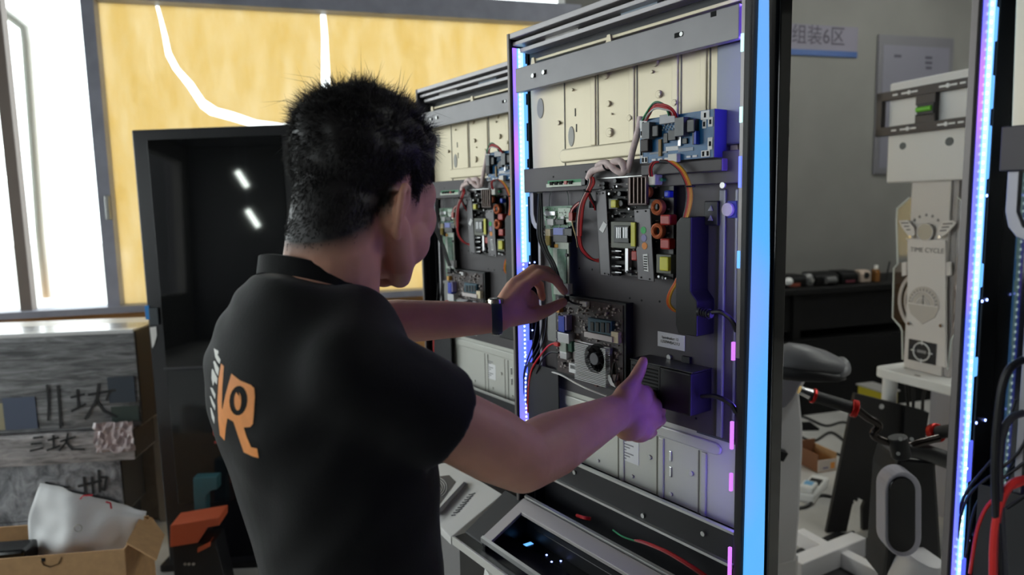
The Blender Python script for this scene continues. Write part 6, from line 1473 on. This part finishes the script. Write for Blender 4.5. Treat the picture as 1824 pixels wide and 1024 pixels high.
# floor things
ctn = empty('small_carton', at_z(1472, 842, 0), .3, 'small open carton with printed side on the pale floor behind the bike', 'box')
ctn.location = at_z(1474, 840, 0); dpt = ctn.location.y
wpx = 40*dpt/FPX/2*1.05; hpx = .13
MB().box((-wpx, 0, 0), (wpx, .005, hpx*.55)).build('front_panel', mat('printed_carton', S(206, 194, 184), .7), ctn); MB().box((-wpx, .18, 0), (wpx, .185, hpx)).build('back_panel', mat('carton_inside', S(130, 88, 62), .8), ctn)
MB().box((-wpx, .005, 0), (-wpx+.005, .18, hpx*.8)).build('side_panel', MATS['carton_inside'], ctn); MB().box((wpx-.005, .005, 0), (wpx, .18, hpx*.8)).build('side_panel', CARD, ctn); MB().box((-wpx, .0, 0), (wpx, .18, .004)).build('bottom_panel', CARD, ctn)
MB().box((wpx*.3, -.001, .015), (wpx*.75, .001, hpx*.4)).build('print_mark', mat('orange_spot', S(226, 150, 70), .6), ctn); MB().box((-wpx*.5, -.001, .02), (wpx*.05, .001, .03)).build('print_mark', mat('violet_spot', S(130, 120, 150), .6), ctn)
ps_ = empty('power_strip', at_z(1450, 876, 0), .9, 'white power strip lying on the pale floor beside the small carton', 'strip')
MB().box((-.17, -.045, 0), (.13, .045, .05)).build('body', TW, ps_, bev=.012); MB().box((-.16, -.035, .05), (-.06, .035, .085)).build('plug', TW, ps_, bev=.01); MB().box((-.03, -.03, .0502), (.06, .03, .054)).build('socket_panel', DARKM, ps_, bev=.002); MB().box((-.13, -.02, .085), (-.08, .02, .087)).build('blue_mark', mat('pale_blue_mark', S(120, 180, 220), .5), ps_)
fl_c = [([(1420, 905), (1440, 900), (1455, 885), (1470, 882), (1500, 890), (1520, 895)], 'black cable running from the white power strip across the floor'),
        ([(1400, 745), (1430, 742), (1470, 758), (1500, 752), (1530, 758)], 'black cable tangle strand farthest back on the floor, under the bench'),
        ([(1420, 775), (1450, 785), (1480, 770), (1510, 790), (1525, 800)], 'black cable strand crossing the floor behind the small carton'),
        ([(1430, 806), (1450, 800), (1500, 812), (1530, 850), (1525, 890)], 'black cable looping on the floor round the small carton'),
        ([(1425, 945), (1450, 958), (1480, 962), (1520, 948)], 'thin dark cable curving in front on the pale floor')]
for pts, lb in fl_c:
    o = MB().tube(catmull([at_z(x, y, .008) for x, y in pts], 6), .008, 7).build('floor_cable', BLKW, smooth=True); tag(o, lb, 'cable', 'cables on the floor')
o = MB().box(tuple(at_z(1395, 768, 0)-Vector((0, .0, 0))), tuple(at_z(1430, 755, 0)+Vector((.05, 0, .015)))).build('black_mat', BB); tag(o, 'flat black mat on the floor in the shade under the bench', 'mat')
yb_ = empty('yellow_crate', at_z(1560, 742, 0), .28, 'low yellow crate on the floor by the bench, behind the black board', 'crate')
yb_.location = (at(1550, 735, 4.3).x+.10, 4.3, 0); hh = at(1550, 700, 4.3).z
YC_ = mat('yellow_plastic', S(186, 170, 40), .5)
MB().box((-.03, 0, 0), (.09, .01, hh)).build('side_panel', YC_, yb_, bev=.003); MB().box((-.03, .2, 0), (.09, .21, hh)).build('side_panel', YC_, yb_, bev=.003)
MB().box((-.03, .01, 0), (-.02, .2, hh)).build('end_panel', YC_, yb_); MB().box((.08, .01, 0), (.09, .2, hh)).build('end_panel', YC_, yb_); MB().box((-.02, .01, 0), (.08, .2, .01)).build('bottom_panel', YC_, yb_)
B = MB(); B.box((-.04, -.01, hh), (.10, .22, hh+.012)); B.build('lid', mat('grey_lid', S(150, 148, 145), .5), yb_, bev=.003)

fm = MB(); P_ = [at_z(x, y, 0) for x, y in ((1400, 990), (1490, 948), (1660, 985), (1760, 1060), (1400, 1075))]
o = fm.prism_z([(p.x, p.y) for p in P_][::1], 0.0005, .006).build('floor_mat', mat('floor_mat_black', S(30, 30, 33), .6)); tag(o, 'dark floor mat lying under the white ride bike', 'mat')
